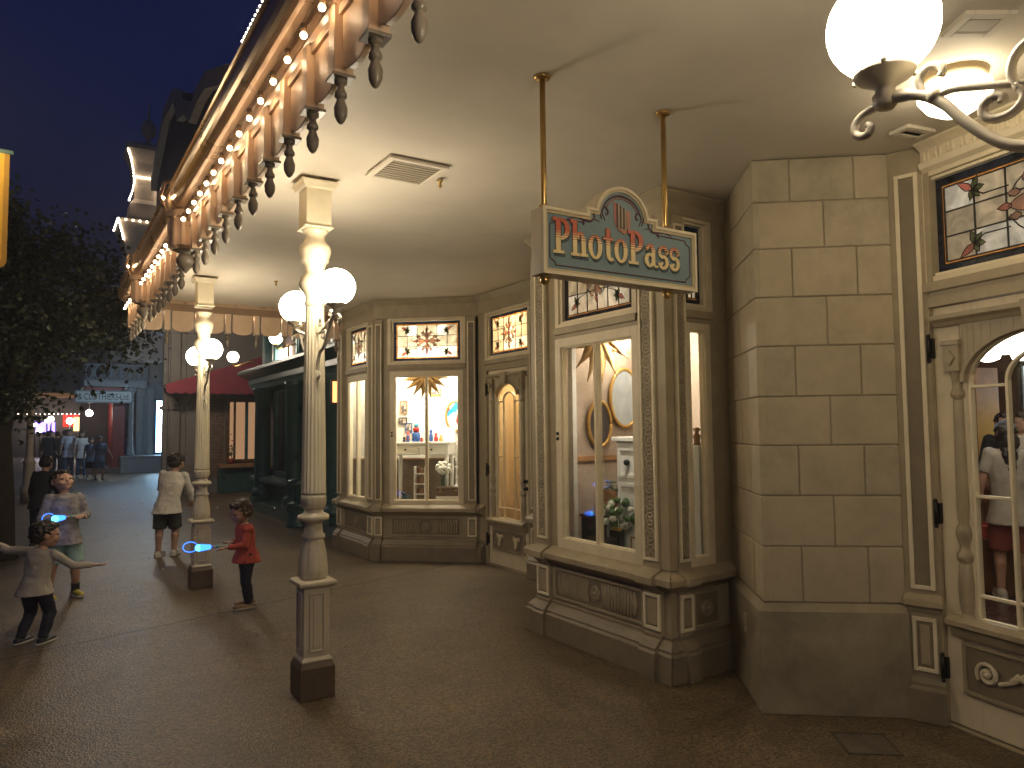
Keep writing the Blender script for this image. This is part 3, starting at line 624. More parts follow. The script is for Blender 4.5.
transom(FR, .03, 1.18, 2.43, 2.955, cols=6, big=1.25)
m = MB(FR); m.box(1.30, LR, 0, .06, 0, H-.002, tan); m.box(0, 1.30, .0, .06, 2.30, 2.37, tan); m.box(0, .035, -.01, .06, 2.36, 3.0, tan); m.box(1.26, 1.30, -.01, .06, 2.36, 3.0, tan); m.build('wall', shop, .003)
m = MB(FR); m.mould(0, LR, [(.06, 3.0), (-.005, 3.0), (-.03, 3.02), (-.04, 3.05), (-.02, 3.055), (-.02, 3.12), (-.05, 3.14), (-.07, 3.15), (-.07, H-.002), (.06, H-.002)], cream, 0, 0)
for q in range(int(LR/.075)):                                         # carved leaves along the frieze
    for s in (-1, 1): m.ball((.04+q*.075+s*.014, -.022, 3.088), (.012, .008, .03), cream, 8, 5, None)
m.build('cornice', shop, .002, True)
# display boxes and rooms behind the glass
inw = mat('display wall', (.74, .71, .64), .8, var=.04); inf = mat('display floor', (.62, .58, .50), .5, var=.06); paper = mat('wallpaper', (.44, .34, .26), .8, var=.1, scale=16); beige = mat('warm curtain wall', (.58, .44, .27), .8, var=.06)
def roomwalls(F, poly, z0, z1, wm, fm, name, cm=None):
    m = MB(F); n = len(poly); t = .03
    flat = lambda P, zz: [(p[0], p[1], zz) for p in P]
    for zz, mm in ((z0, fm), (z1, cm or wm)): m.add(flat(poly, zz)+flat(poly, zz+t), [tuple(range(n)), tuple(range(2*n-1, n-1, -1))]+[((i+1) % n, i, n+i, n+(i+1) % n) for i in range(n)], mm)
    return m
m = roomwalls(FA2, [(0.03, .07), (1.17, .07), (1.17, 1.0), (-.80, 1.0)], .58, 3.06, inw, inf, 'display')
m.box(1.17, 1.2, .07, 1.03, .58, 3.06, inw); m.box(-.80, 1.2, 1.0, 1.03, .58, 1.19, mat('wainscot', (.20, .15, .10), .5, var=.2)); m.box(-.80, 1.2, 1.0, 1.03, 1.19, 3.06, inw); m.box(-.8, 1.17, .985, 1.0, 1.19, 1.215, wood2); m.build('display_box', shop)
m = roomwalls(FB1, [(0.03, .07), (1.46, .07), (1.46, .60), (.9, 1.0), (.03, 1.0)], .60, 3.06, inw, inf, 'display')
jx_ = hit(FB1, .25, 573, 450).x; m.box(jx_-.03, jx_+.03, .23, .27, .6, 3.0, white); m.box(.065, .09, .07, 1.0, .6, 3.06, paper); m.box(.03, .92, 1.0, 1.03, .6, 3.06, paper); m.box(.09, .11, .07, .97, 1.33, 1.37, wood2); m.box(.09, .92, .975, 1.0, 1.33, 1.37, wood2)
T = MB(FB1); a, b_ = V((.9, 1.0, 0)), V((1.46, .60, 0)); m.add([(a.x, a.y, .6), (b_.x, b_.y, .6), (b_.x, b_.y, 3.06), (a.x, a.y, 3.06)], [(0, 1, 2, 3)], inw); m.build('display_box', shop)
m = MB(FD); m.box(.0, 1.4, 1.0, 1.03, 0, 3.1, beige); m.box(-.0, .03, .07, 1.0, 0, 3.1, beige); m.box(1.4, 1.43, .07, 1.0, 0, 3.1, beige); m.box(0, 1.4, .07, 1.0, 3.06, 3.09, inw); m.box(0, 1.4, .03, 1.0, -.0, .012, wood)
for q in range(7): m.cone((.2+q*.055, .9, .02), (.2+q*.055, .9, 2.9), .03, .03, mat('pale curtain', (.70, .58, .38), .8, var=.05), 10)
m.box(.70, 1.3, .94, .999, .8, 2.3, mat('pink brick', (.42, .20, .13), .8, var=.3, scale=14)); m.build('vestibule', shop)
m = MB(FR); roomf = mat('shop floor', (.07, .035, .03), .25, var=.2)
m.box(-5, 4.6, .07, 6.5, -.02, .006, roomf); m.box(-5, 4.6, .07, 6.5, 3.1, 3.13, wood2); m.box(-5, 4.6, 6.5, 6.53, 0, 3.1, wood); m.box(-5.03, -5, .62, 6.5, 0, 3.1, wood2); m.box(4.6, 4.63, .07, 6.5, 0, 3.1, wood)
m.box(-5, -.42, .62, .65, 0, 3.1, wood2); m.box(-.45, -.42, .07, .62, 0, 3.1, wood); m.build('sales_room', shop)
# upper storey above the canopy
up = mat('upper wall paint', (.20, .17, .13), .6, var=.15)
m = MB(); m.box(3.7, 9, -2, 10.1, 3.45, 9, up); m.mould(0, 12.1, [(.0, 8.6), (-.25, 8.7), (-.4, 8.9), (-.4, 9.1), (0, 9.1)], up) if False else None
m.build('upper_storey', shop)
for q in range(5):
    m = MB(Fr((3.7, 9.2-q*2.4), (0, -1))); m.rect(0, 1.0, 4.4, 7, .12, -.05, .02, greyp); m.box(.12, .88, -.01, .01, 4.52, 6.88, dark); m.box(-.08, 1.08, -.12, .02, 4.3, 4.39, greyp); m.build('upper_window', shop, .01)

# ------------------------------------------------------------------ what stands in the windows
def spot(F, x, y, z): return (F @ V((x, y, z)))
def fth(name, label, cat, F, x, y, z, group=None):
    t = thing(name, label, cat, (0, 0, 0), 0, group); t.matrix_world = F @ Tr(x, y, z); return t
def sunburst(label, F, x, y, z, r, n=12, a0=PI, a1=2*PI):
    t = fth('sunburst_ornament', label, 'ornament', F, x, y, z); m = MB(); m.ball((0, 0, 0), (r*.3, .03, r*.3), gold, 16, 8); m.build('disc', t)
    m = MB()
    for q in range(n):
        a = a0+(a1-a0)*(q+.5)/n; l = r*(1. if q % 2 else .78); wv = .08*(1 if q % 2 else -1)
        pts = [(l*s*math.cos(a+wv*math.sin(s*5)), -.01-.01*(q % 2), l*s*math.sin(a+wv*math.sin(s*5))) for s in (.2, .4, .6, .8, 1)]
        m.tube(pts, [r*.075, r*.085, r*.06, r*.035, r*.004], mat('straw rays', (.50, .31, .12), .6, var=.15, scale=20), 6)
    m.build('rays', t); m = MB(); m.tube([(0, 0, .02), (0, 0, 3.05-z)], .003, black, 6); m.build('hanging_wire', t); return t
def oval(label, F, x, y, z, rx, rz, face, T=None, n=28):
    t = fth('oval_mirror', label, 'mirror', F, x, y, z)
    if T is not None: t.matrix_world = t.matrix_world @ T
    m = MB(); m.tube([(rx*math.cos(2*PI*q/n), 0, rz*math.sin(2*PI*q/n)) for q in range(n+1)], .016, gold, 8); m.build('frame', t)
    m = MB(); m.prism([(rx*.98*math.cos(2*PI*q/n), rz*.98*math.sin(2*PI*q/n)) for q in range(n)], .0, .008, face); m.build('face', t); return t
def flowers(label, F, x, y, z, h, pet, leafy=False, n=40, r=.09):
    t = fth('flower_vase', label, 'vase of flowers', F, x, y, z); m = MB(); m.lathe([(.03, 0), (.045, .02), (.05, h*.25), (.03, h*.38), (.038, h*.42), (.034, h*.42)], clear_glass('vase glass', (.8, .88, .85), .15) if 'vase glass' not in MATS else MATS['vase glass'], 16); m.build('vase', t)
    m = MB(); leafm = mat('leaf green', (.10, .18, .06), .6, var=.3, scale=20)
    for q in range(n):
        v = V((R.gauss(0, 1), R.gauss(0, 1), R.gauss(0, 1))).normalized(); p = V((0, 0, h*.72))+V((v.x*r, v.y*r, v.z*r*.8)); m.ball(p, R.uniform(.018, .03), pet if not leafy or R.random() < .35 else leafm, 8, 6)
        if leafy: m.tube([(0, 0, h*.35), p], .002, leafm, 4)
    m.build('bouquet', t); m = MB()
    for q in range(6): m.tube([(R.uniform(-.01, .01), 0, h*.1), (R.uniform(-.05, .05), R.uniform(-.04, .04), h*.6)], .003, leafm, 5)
    m.build('stems', t); return t
def suitcase(label, F, x, y, z, w, d, h, mt, grp=None, rz=0):
    t = fth('suitcase', label, 'suitcase', F, x, y, z, grp); m = MB(); m.box(-w/2, w/2, -d/2, d/2, 0, h*.62, mt); m.box(-w/2, w/2, -d/2, d/2, h*.64, h, mt); m.build('body', t, .012)
    m = MB(); m.tube(smooth_path([(-.05, -d/2-.002, h*.62), (-.04, -d/2-.025, h*.64), (.04, -d/2-.025, h*.64), (.05, -d/2-.002, h*.62)]), .006, wood, 6); m.build('handle', t)
    for s in (-1, 1): m = MB(); m.box(s*w*.33-.012, s*w*.33+.012, -d/2-.006, -d/2+.002, h*.52, h*.76, brass); m.build('clasp', t, .002)
    return t
# bay A
q = hit(FA2, .22, 426, 366); sunburst('straw sunburst ornament hanging in the window with the white vanity', FA2, q.x, .22, 2.31, .34, 16)
q0 = hit(FA2, .6, 396, 442); q1 = hit(FA2, .6, 447, 440); t = fth('vanity_table', 'white vanity table with curved back in the left bay window', 'table', FA2, (q0.x+q1.x)/2, .68, .61); w = q1.x-q0.x+.14; hz = q0.z-.61
m = MB(); m.box(-w/2, w/2, -.2, .2, hz-.03, hz, white); m.build('top', t, .006); m = MB(); m.box(-w/2+.03, w/2-.03, -.18, .18, hz-.17, hz-.031, white); m.build('apron', t, .004)
for s in (-1, 0): m = MB(); m.rect(s*w*.42+.01, s*w*.42+w*.40, hz-.155, hz-.045, .008, -.19, -.178, white); m.ball((s*w*.42+w*.2, -.195, hz-.1), .014, black, 10, 6); m.build('drawer', t, .002)
for sx in (-1, 1):
    for sy in (-1, 1): m = MB(); m.lathe([(.018, 0), (.03, .04), (.022, .1), (.03, hz-.24), (.03, hz-.17)], white, 12, Tr(sx*(w/2-.06), sy*.14, 0)); m.build('leg', t)
m = MB(); P = [(w*.05, hz), (w*.48, hz), (w*.48, hz+.13)]+[(w*.27+w*.21*math.cos(a*PI/12), hz+.13+.07*math.sin(a*PI/12)) for a in range(1, 12)]+[(w*.05, hz+.10)]; m.prism(P, .15, .17, white); m.build('back_panel', t, .003)
TX = (q0.x+q1.x)/2; TZ = .61+hz
toyb = mat('blue plastic', (.03, .10, .32), .35, var=.1); toyr = mat('red plastic', (.45, .03, .03), .35, var=.1); toyc = mat('sky plastic', (.05, .35, .5), .35, var=.1)
t = fth('toy_stack', 'blue and red toy spray bottle standing on the white vanity table', 'toy', FA2, TX-.07, .60, TZ); m = MB(); m.lathe([(.05, 0), (.055, .02), (.055, .11), (.04, .125)], toyb, 16); m.build('base', t); m = MB(); m.lathe([(.04, .125), (.042, .18), (.035, .19)], toyr, 16); m.build('middle', t); m = MB(); m.lathe([(.02, .19), (.03, .2), (.03, .23), (.012, .245)], toyc, 14); m.build('cap', t)
for dx, hh_, mm, lb in ((-.22, .07, navy, 'small dark trinket at the left end of the white vanity table'), (-.17, .10, toyb, 'small blue trinket between the dark trinket and the toy bottle'), (.02, .06, toyr, 'small red trinket just right of the toy bottle')):
    t = tag((lambda m: (m.lathe([(.02, 0), (.028, .01), (.012, hh_*.4), (.024, hh_*.7), (.006, hh_)], mm, 12, FA2 @ Tr(TX+dx, .55, TZ)), m.build('trinket'))[1])(MB()), lb, 'trinket', 'trinkets on the vanity table')
q = hit(FA2, .96, 455, 416); 
artm = mat('picture colours', (.45, .55, .62), .4, var=.0)
def patchy(name, cols, sc=7):
    m = bpy.data.materials.new(name); m.use_nodes = True; nt = m.node_tree; tc = nt.nodes.new('ShaderNodeTexCoord'); v = nt.nodes.new('ShaderNodeTexVoronoi'); v.inputs['Scale'].default_value = sc; nt.links.new(tc.outputs['Object'], v.inputs['Vector'])
    sp = nt.nodes.new('ShaderNodeSeparateColor'); nt.links.new(v.outputs['Color'], sp.inputs[0]); r = nt.nodes.new('ShaderNodeValToRGB'); r.color_ramp.interpolation = 'CONSTANT'
    while len(r.color_ramp.elements) < len(cols): r.color_ramp.elements.new(.5)
    for i, c in enumerate(cols): r.color_ramp.elements[i].position = i/len(cols); r.color_ramp.elements[i].color = (*c, 1)
    nt.links.new(sp.outputs[0], r.inputs['Fac']); b = nt.nodes['Principled BSDF']; b.inputs['Roughness'].default_value = .4; nt.links.new(r.outputs['Color'], b.inputs['Base Color']); MATS[name] = m; return m
oval('oval picture in blue, white and red on the wall of the left bay window', FA2, q.x, .975, q.z, .13, .20, patchy('patchwork picture', [(.75, .75, .72), (.03, .30, .55), (.40, .05, .04), (.7, .7, .7), (.02, .12, .35)], 9))
q = hit(FA2, .45, 451, 503); zb = .615
suitcase('pale tan suitcase at the bottom of the stack under the white flowers', FA2, q.x, .45, zb, .36, .24, .10, mat('tan leather', (.42, .30, .17), .5, var=.15), 'suitcases in the left bay window')
suitcase('dark brown suitcase on top of the stack under the white flowers', FA2, q.x-.01, .45, zb+.145, .31, .22, .11, mat('brown leather', (.13, .085, .05), .5, var=.2), 'suitcases in the left bay window')
t = fth('book', 'cream bound book lying between the two stacked suitcases', 'book', FA2, q.x+.0, .45, zb+.102); m = MB(); m.box(-.17, .17, -.11, .11, 0, .042, white); m.build('pages', t); m = MB(); m.box(-.175, .175, -.115, .11, .0, .005, wood2); m.box(-.175, .175, -.115, .11, .037, .0425, wood2); m.build('cover', t, .002)
flowers('round bunch of white flowers in a glass vase on the suitcases', FA2, q.x-.10, .45, zb+.256, .33, mat('white petals', (.75, .74, .66), .7, var=.08, scale=30))
t = fth('candlestick', 'slim pale candlestick beside the vase on the suitcases', 'candlestick', FA2, q.x+.08, .43, zb+.256); m = MB(); m.lathe([(.045, 0), (.04, .012), (.012, .03), (.012, .1), (.02, .12), (.010, .14), (.010, .23), (.028, .25), (.028, .26)], white, 16); m.build('stem', t); m = MB(); m.lathe([(.012, .26), (.012, .36), (.003, .365)], inw, 12); m.build('candle', t)
q = hit(FA2, .4, 420, 500); t = fth('display_ladder', 'pale wooden display rack with brown packets between the vanity and the suitcases', 'rack', FA2, q.x, .42, .61)
for s in (-1, 1): m = MB(); m.box(s*.07-.008, s*.07+.008, -.04, .04, 0, .52, white); m.build('side', t, .002)
for i in range(4): m = MB(); m.box(-.061, .061, -.04, .04, .03+i*.13, .042+i*.13, white); m.build('shelf', t); m = MB(); m.box(-.045, -.01, -.03, .0, .0421+i*.13, .12+i*.13, wood); m.box(0, .04, -.03, .0, .0421+i*.13, .105+i*.13, wood2); m.build('packet', t, .003)
t = fth('potted_orchid', 'small blue flower pot under the white vanity table', 'pot plant', FA2, TX-.2, .55, .61); m = MB(); m.lathe([(.03, 0), (.05, .07), (.045, .07)], white, 14); m.build('pot', t); m = MB()
for i in range(14): m.ball((R.uniform(-.05, .05), R.uniform(-.04, .04), R.uniform(.09, .17)), .02, tee_blue, 8, 6)
m.tube([(0, 0, .05), (0, 0, .12)], .006, mat('leaf green', (.1, .18, .06)), 6); m.build('blooms', t)
# more window dressing in bay A
for i, (px, py, w_, h_, mm) in enumerate(((404, 407, .05, .09, wood2), (403, 421, .06, .05, black), (409, 428, .05, .07, toyb), (436, 392, .07, .05, gold))):
    q = hit(FA2, .98, px, py); t = fth('wall_plaque', 'small %s plaque on the white wall above the vanity' % ('honey brown', 'black', 'blue', 'gold')[i], 'plaque', FA2, q.x, .975, q.z, 'plaques above the vanity'); m = MB(); m.rect(-w_, w_, -h_, h_, .012, -.01, .008, mm); m.build('frame', t, .003); m = MB(); m.box(-w_+.012, w_-.012, -.003, .004, -h_+.012, h_-.012, patchy('plaque print', [(.3, .25, .2), (.5, .45, .4), (.12, .1, .1)], 30) if 'plaque print' not in MATS else MATS['plaque print']); m.build('print', t)
for i, (px, hh_, mm) in enumerate(((408, .14, coral), (413, .10, white), (431, .17, toyb), (436, .12, toyr), (441, .09, gold))):
    q = hit(FA2, .66, px, 436); m = MB(FA2 @ Tr(q.x, .66, TZ)); m.lathe([(.022, 0), (.03, hh_*.2), (.026, hh_*.55), (.012, hh_*.62), (.024, hh_*.8), (.004, hh_)], mm, 12); tag(m.build('doll'), 'small %s doll standing at the back of the vanity table' % ('coral', 'white', 'blue', 'red', 'gold')[i], 'doll', 'dolls at the back of the vanity table')
for i, (px, zz, mm) in enumerate(((400, .62, wood), (412, .62, white), (448, .62, wood2))):
    q = hit(FA2, .3, px, 503); t = fth('keepsake_box', '%s keepsake box on the left bay window floor' % ('dark brown', 'white', 'honey brown')[i], 'box', FA2, q.x, .30, .612, 'keepsake boxes in the left bay window'); m = MB(); m.box(-.07, .07, -.05, .05, 0, .07, mm); m.build('body', t, .004); m = MB(); m.box(-.074, .074, -.054, .054, .0705, .095, mm); m.build('lid', t, .006)
# bay B
sunburst('straw sunburst ornament hanging in the window with the gold oval mirrors', FB1, hit(FB1, .30, 602, 345).x, .30, 2.36, .42, 14)
BKy = .985
q = hit(FB1, BKy, 627, 399)
IW = FB1.inverted()
dm = mat('dark mirror face', (.05, .04, .045), .15, var=.3, scale=5); lm = mat('pale mirror face', (.46, .50, .52), .2, var=.15, scale=8)
def onleft(px, py):                                                   # the side wall at x = .065 inside bay B
    o = IW @ O; d = IW.to_3x3() @ ray(px, py); t_ = (.11-o.x)/d.x; return o+d*t_
q2 = onleft(599, 424); print('bayB hits', q, q2)
def place_oval(label, px, py, rx, rz, face):
    a = hit(FB1, BKy, px, py); b = onleft(px, py)
    if a.x > .09: return oval(label, FB1, a.x, BKy-.01, a.z, rx, rz, face)
    return oval(label, FB1, .12, min(.85, b.y), b.z, rx, rz, face, M4.Rotation(PI/2, 4, 'Z'))
place_oval('smaller gold framed oval mirror with a dark face, right bay window', 599, 424, .12, .19, dm); place_oval('larger gold framed oval mirror with a pale face in the right bay window', 627, 398, .16, .25, lm)
q = hit(FB1, .62, 634, 440); t = fth('tall_cabinet', 'white panelled cabinet standing in the right bay window', 'cabinet', FB1, hit(FB1, .50, 632, 440).x, .60, .632); m = MB(); m.box(-.14, .16, -.14, .14, 0, .86, white); m.build('carcass', t, .005)
m = MB(); m.rect(-.12, .14, .06, .54, .03, -.152, -.139, white); m.rect(-.12, .14, .58, .82, .03, -.152, -.139, white); m.build('door_panel', t, .003); m = MB(); m.ball((.0, -.16, .70), .025, black, 12, 8); m.build('knob', t); m = MB(); m.box(-.17, .19, -.17, .15, .861, .90, white); m.build('top', t, .008)
t = fth('display_crate', 'wooden crate of greenery behind the left half of the right bay window', 'crate', FB1, max(.26, hit(FB1, .55, 590, 500).x), .60, .632); 
m = MB()
for i in range(4): m.box(-.13, .13, -.1, -.09, .33+i*.035, .36+i*.035, wood2); m.box(-.13, .13, .09, .1, .33+i*.035, .36+i*.035, wood2)
m.box(-.13, .13, -.1, .1, .30, .325, wood2); m.build('crate', t, .002)
m = MB(); m.box(-.12, .12, -.09, .09, 0, .299, mat('checked box', (.35, .38, .34), .6, var=.4, scale=30)); m.build('stand', t, .004)
m = MB(); lg = mat('sage leaves', (.16, .22, .13), .7, var=.3, scale=20)
for i in range(50): m.ball((R.uniform(-.11, .11), R.uniform(-.08, .08), R.uniform(.40, .53)), (R.uniform(.012, .03), R.uniform(.012, .03), .008), lg, 6, 4)
m.build('leaves', t)
t = fth('box_file', 'navy box standing at the bottom of the right bay window', 'box', FB1, hit(FB1, .34, 594, 530).x, .34, .632); m = MB(); m.box(-.10, .10, -.05, .05, 0, .26, navy); m.build('box', t, .004); m = MB(); m.box(-.11, .11, -.06, .06, .2605, .285, mat('blue', (.02, .025, .05), .6)); m.build('lid', t, .003)
t = fth('folding_camera', 'black vintage folding camera on the right bay window ledge', 'camera', FB1, hit(FB1, .24, 614, 530).x, .24, .632)
m = MB(); m.box(-.06, .06, 0, .05, 0, .20, black); m.build('body', t, .006); m = MB(); m.box(-.05, .05, -.12, 0, 0, .012, black); m.build('bed', t); m = MB()
for i in range(5): m.box(-.045+.004*i, .045-.004*i, -.02-.016*i, -.006-.016*i, .03+.003*i, .15-.004*i, dark)
m.build('bellows', t); m = MB(); m.lathe([(.035, 0), (.035, .02), (.022, .03), (.022, .022)], brass, 20, Tr(0, -.09, .085) @ M4.Rotation(PI/2, 4, 'X')); m.build('lens', t); m = MB(); m.box(-.04, .04, .01, .04, .2, .225, brass); m.build('viewfinder', t, .003)
flowers('loose white flowers with green leaves beside the camera', FB1, hit(FB1, .42, 620, 520).x, .42, .632, .42, mat('white petals', (.75, .74, .66)), True, 60, .13)
t = fth('picture_frame', 'small wooden picture frame leaning at the right end of the bay window ledge', 'picture frame', FB1, hit(FB1, .16, 638, 548).x, .16, .632); m = MB(); m.rect(-.07, .07, 0, .20, .014, -.008, .008, wood2); m.build('frame', t, .002); m = MB(); m.box(-.056, .056, -.003, .005, .014, .186, inw); m.build('print', t)
t = fth('shoulder_bag', 'small black bag hanging from the rail in the right bay window', 'bag', FB1, max(.2, hit(FB1, .955, 592, 475).x), .955, 1.14); m = MB(); m.ball((0, 0, 0), (.06, .025, .065), black, 14, 10); m.build('pouch', t); m = MB(); m.tube(smooth_path([(-.04, 0, .04), (-.03, 0, .15), (0, .0, .2), (.03, 0, .15), (.04, 0, .04)]), .005, black, 6); m.build('strap', t)
t = fth('figurine_shelf', 'white shelf with small dark figures seen through the narrow side window', 'shelf', FB1, 1.28, .50, .632); m = MB(); m.box(-.1, .1, -.09, .09, 0, .84, white); m.build('cabinet', t, .005); m = MB()
for i, (c_, hh_) in enumerate(((black, .2), (wood2, .13), (navy, .24))): m.lathe([(.03, .841), (.02, .87), (.03, .84+hh_*.5), (.012, .84+hh_*.7), (.028, .84+hh_*.9), (.004, .84+hh_)], c_, 10, Tr(-.06+i*.06, -.02+.02*i, 0))
m.build('figures', t)
# sales room at the right
def rth(name, label, cat, x, y, z=.008, g=None): return fth(name, label, cat, FR, x, y, z, g)
t = rth('shop_counter', 'brown wooden shop counter seen through the right door', 'counter', -2.2, 3.9); m = MB(); m.box(-1.4, 1.6, -.3, .3, 0, .92, wood2); m.build('front', t, .01); m = MB(); m.box(-1.45, 1.65, -.36, .36, .921, .97, wood); m.build('top', t, .008)
for i in range(5): m = MB(); m.rect(-1.3+i*.57, -.8+i*.57, .12, .8, .05, -.325, -.299, wood); m.build('panel', t, .004)
q = hit(FR, 6.4, 1024, 400); scr = lamp_mat('yellow screen', (1.0, .74, .12), .9); scw = lamp_mat('white screen', (.80, .92, 1.0), .7)
t = rth('menu_screen', 'bright yellow and white screen on the back wall of the shop', 'screen', q.x+.70, 6.42, 1.35); m = MB(); m.rect(-.75, .75, -.05, 1.1, .06, -.05, .05, black); m.build('frame', t, .004); m = MB(); m.box(-.69, .69, -.01, .02, .01, .45, scr); m.build('lower_panel', t); m = MB(); m.box(-.69, .69, -.01, .02, .451, 1.03, scw); m.build('upper_panel', t)
q = hit(FR, 2.0, 980, 400); t = rth('display_shelf', 'tall honey wood display shelf just inside the right door', 'shelf', hit(FR, 5.2, 969, 430).x-.1, 5.2)
for s in (-1, 1): m = MB(); m.box(s*.34-.03, s*.34+.03, -.2, .2, 0, 2.3, wood2); m.build('post', t, .005)
for i in range(5): m = MB(); m.box(-.31, .31, -.2, .2, .3+i*.45, .34+i*.45, wood2); m.build('shelf', t); m = MB(); [m.box(-.28+j*.13, -.19+j*.13, -.15, .05, .3405+i*.45, .46+i*.45+.06*((i+j) % 2), (toyr, white, wood, toyb)[(i*3+j) % 4]) for j in range(4)]; m.build('goods', t, .006)
shade = lamp_mat('pendant light', (1.0, .93, .80), 4.)
for i, (px, py, dd) in enumerate(((988, 352, 2.2), (1006, 345, 2.6), (972, 351, 3.0), (1022, 352, 3.4), (1016, 338, 1.7))):
    q = hit(FR, dd, px, py); t = rth('pendant_lamp', ('white pendant shade nearest the arch of the right door', 'white pendant shade right of the nearest one', 'white pendant shade at the left edge of the arched glass', 'white pendant shade deepest in the shop', 'white pendant shade high under the arch')[i], 'pendant lamp', q.x, dd, q.z, 'pendant lamps in the shop')
    m = MB(); m.lathe([(.04, .12), (.10, .10), (.11, .03), (.08, -.06), (.03, -.08)], shade, 18); m.build('shade', t); m = MB(); m.tube([(0, 0, .12), (0, 0, 3.1-q.z-.01)], .012, brass, 8); m.build('stem', t); m = MB(); m.lathe([(.05, .12), (.03, .16), (.012, .18)], brass, 12); m.build('cap', t)
q = hit(FR, 3.1, 1014, 590); pos = FR @ V((q.x, 3.1, .008))
r_, i_ = person('woman with long dark hair in a white top standing inside the right door', (pos.x, pos.y, .008), dz_((.8, .6)), 1.60, kn_cream, mat('rust shorts', (.25, .06, .04), .8), whsh, hairb, skin1, 1/7.2, style='long', sleeve='short', pants='shorts', fine=False)
m = MB(Tr(*i_['hc']) @ i_['Hd'].to_4x4()); hh = i_['hh']; m.tube([(.37*hh*math.cos(a*PI/8), .02*hh, hh*(.14+.42*math.sin(a*PI/8))) for a in range(9)], .016, tee_blue, 8); m.build('head_band', r_)
for i, (px, dd, lb, cl) in enumerate(((1003, 4.6, 'shop assistant in dark vest behind the counter', blkc), (1019, 4.7, 'person in white shirt behind the counter right of the assistant in the vest', kn_white))):
    q = hit(FR, dd, px, 400); pos = FR @ V((q.x, dd, .008)); person(lb, (pos.x, pos.y, .008), dz_((-.8, -.5)), 1.72, cl, navy, blksh, hairb, skin1, 1/7.2, fine=False)
t = rth('merchandise_stand', 'low stand of red goods beside the woman in white', 'stand', hit(FR, 3.3, 988, 500).x, 3.3); m = MB(); m.box(-.3, .3, -.2, .2, 0, .5, wood); m.build('base', t, .008); m = MB(); [m.box(-.27+j*.14, -.16+j*.14, -.15, .15, .501, .62, toyr if j % 2 else coral) for j in range(4)]; m.build('goods', t, .01)

# ------------------------------------------------------------------ canopy over the pavement
can = thing('canopy', 'shop canopy with cream ceiling, scalloped fascia boards, turned drops and a string of bulbs', 'canopy')
XF, YE, YS = .88, 10.0, -5.0
m = MB(); ys_ = [YS, 3.6, 7.0, YE+.02]; m.add([(x, y, HZ(y)+dz) for dz in (0, .02) for y in ys_ for x in (XF-.02, 9.0)], [(2*i, 2*i+2, 2*i+3, 2*i+1) for i in range(3)]+[(8+2*i, 9+2*i, 11+2*i, 10+2*i) for i in range(3)]+[(0, 1, 9, 8), (6, 14, 15, 7)]+[(2*i, 8+2*i, 10+2*i, 2*i+2) for i in range(3)]+[(2*i+1, 2*i+3, 11+2*i, 9+2*i) for i in range(3)], plaster); m.build('ceiling', can)
m = MB(); m.box(XF-.02, 9.0, YS, YE+.05, H+.12, H+.25, fasc_d); m.build('roof_deck', can)
for nm, F, L in (('street', Fr((XF, YE), (0, -1)), YE-YS), ('end', Fr((5.0, YE), (-1, 0)), 5.0-XF)):
    k0, k1 = (1, 0) if nm == 'street' else (0, 1)
    m = MB(F); m.mould(0, L, [(.03, 3.12), (-.02, 3.12), (-.035, 3.135), (-.035, 3.15), (-.05, 3.165), (-.055, 3.19), (-.055, 3.21), (.03, 3.21)], fasc_d, k0, k1); m.build('fascia_moulding', can, .002, True)
    n = 10; cy, cz, rr = -.055, 3.31, .10
    pr = [(cy-.0, 3.211)]+[(cy-.03-rr*.55*math.sin(PI*i/n), cz-rr*math.cos(PI*i/n)) for i in range(n+1)]+[(cy, 3.425), (.03, 3.425), (.03, 3.211)]
    m = MB(F); m.mould(0, L, pr, gut, k0, k1); m.mould(0, L, [(cy-.02, 3.415), (cy-.07, 3.415), (cy-.075, 3.43), (cy-.06, 3.44), (cy-.02, 3.44)], gut, k0, k1); o = m.build('gutter', can, 0, True)
def board(F, x0, x1):
    w = x1-x0; zb = 2.86; N = 12; m = MB(F); cx = (x0+x1)/2; r = w/2
    arc = [(cx+r*math.cos(PI+PI*i/N), zb+.055+.055*math.sin(PI+PI*i/N)*1.0) for i in range(N+1)]
    m.prism([(x1, 3.12), (x0, 3.12)]+arc, -.006, .018, fasc); m.box(x0, x1, -.02, .02, 3.085, 3.121, fasc); return m.build('fascia_board', can, .003)
FIN = [(.012, .17), (.034, .165), (.034, .15), (.018, .142), (.022, .125), (.033, .112), (.033, .10), (.020, .092), (.024, .082), (.036, .06), (.033, .03), (.018, .008), (.006, 0)]
def drop(F, x, z=2.70):
    m = MB(F); m.box(x-.033, x+.033, -.036, .036, 2.868, 3.125, fasc); m.build('fascia_post', can, .003)
    m = MB(F); m.box(x-.039, x+.039, -.042, .042, 2.862, 2.874, finp); m.lathe([(p*.70, q) for p, q in FIN[::-1]], finp, 14, Tr(x, 0, z)); m.build('turned_drop', can, .001)
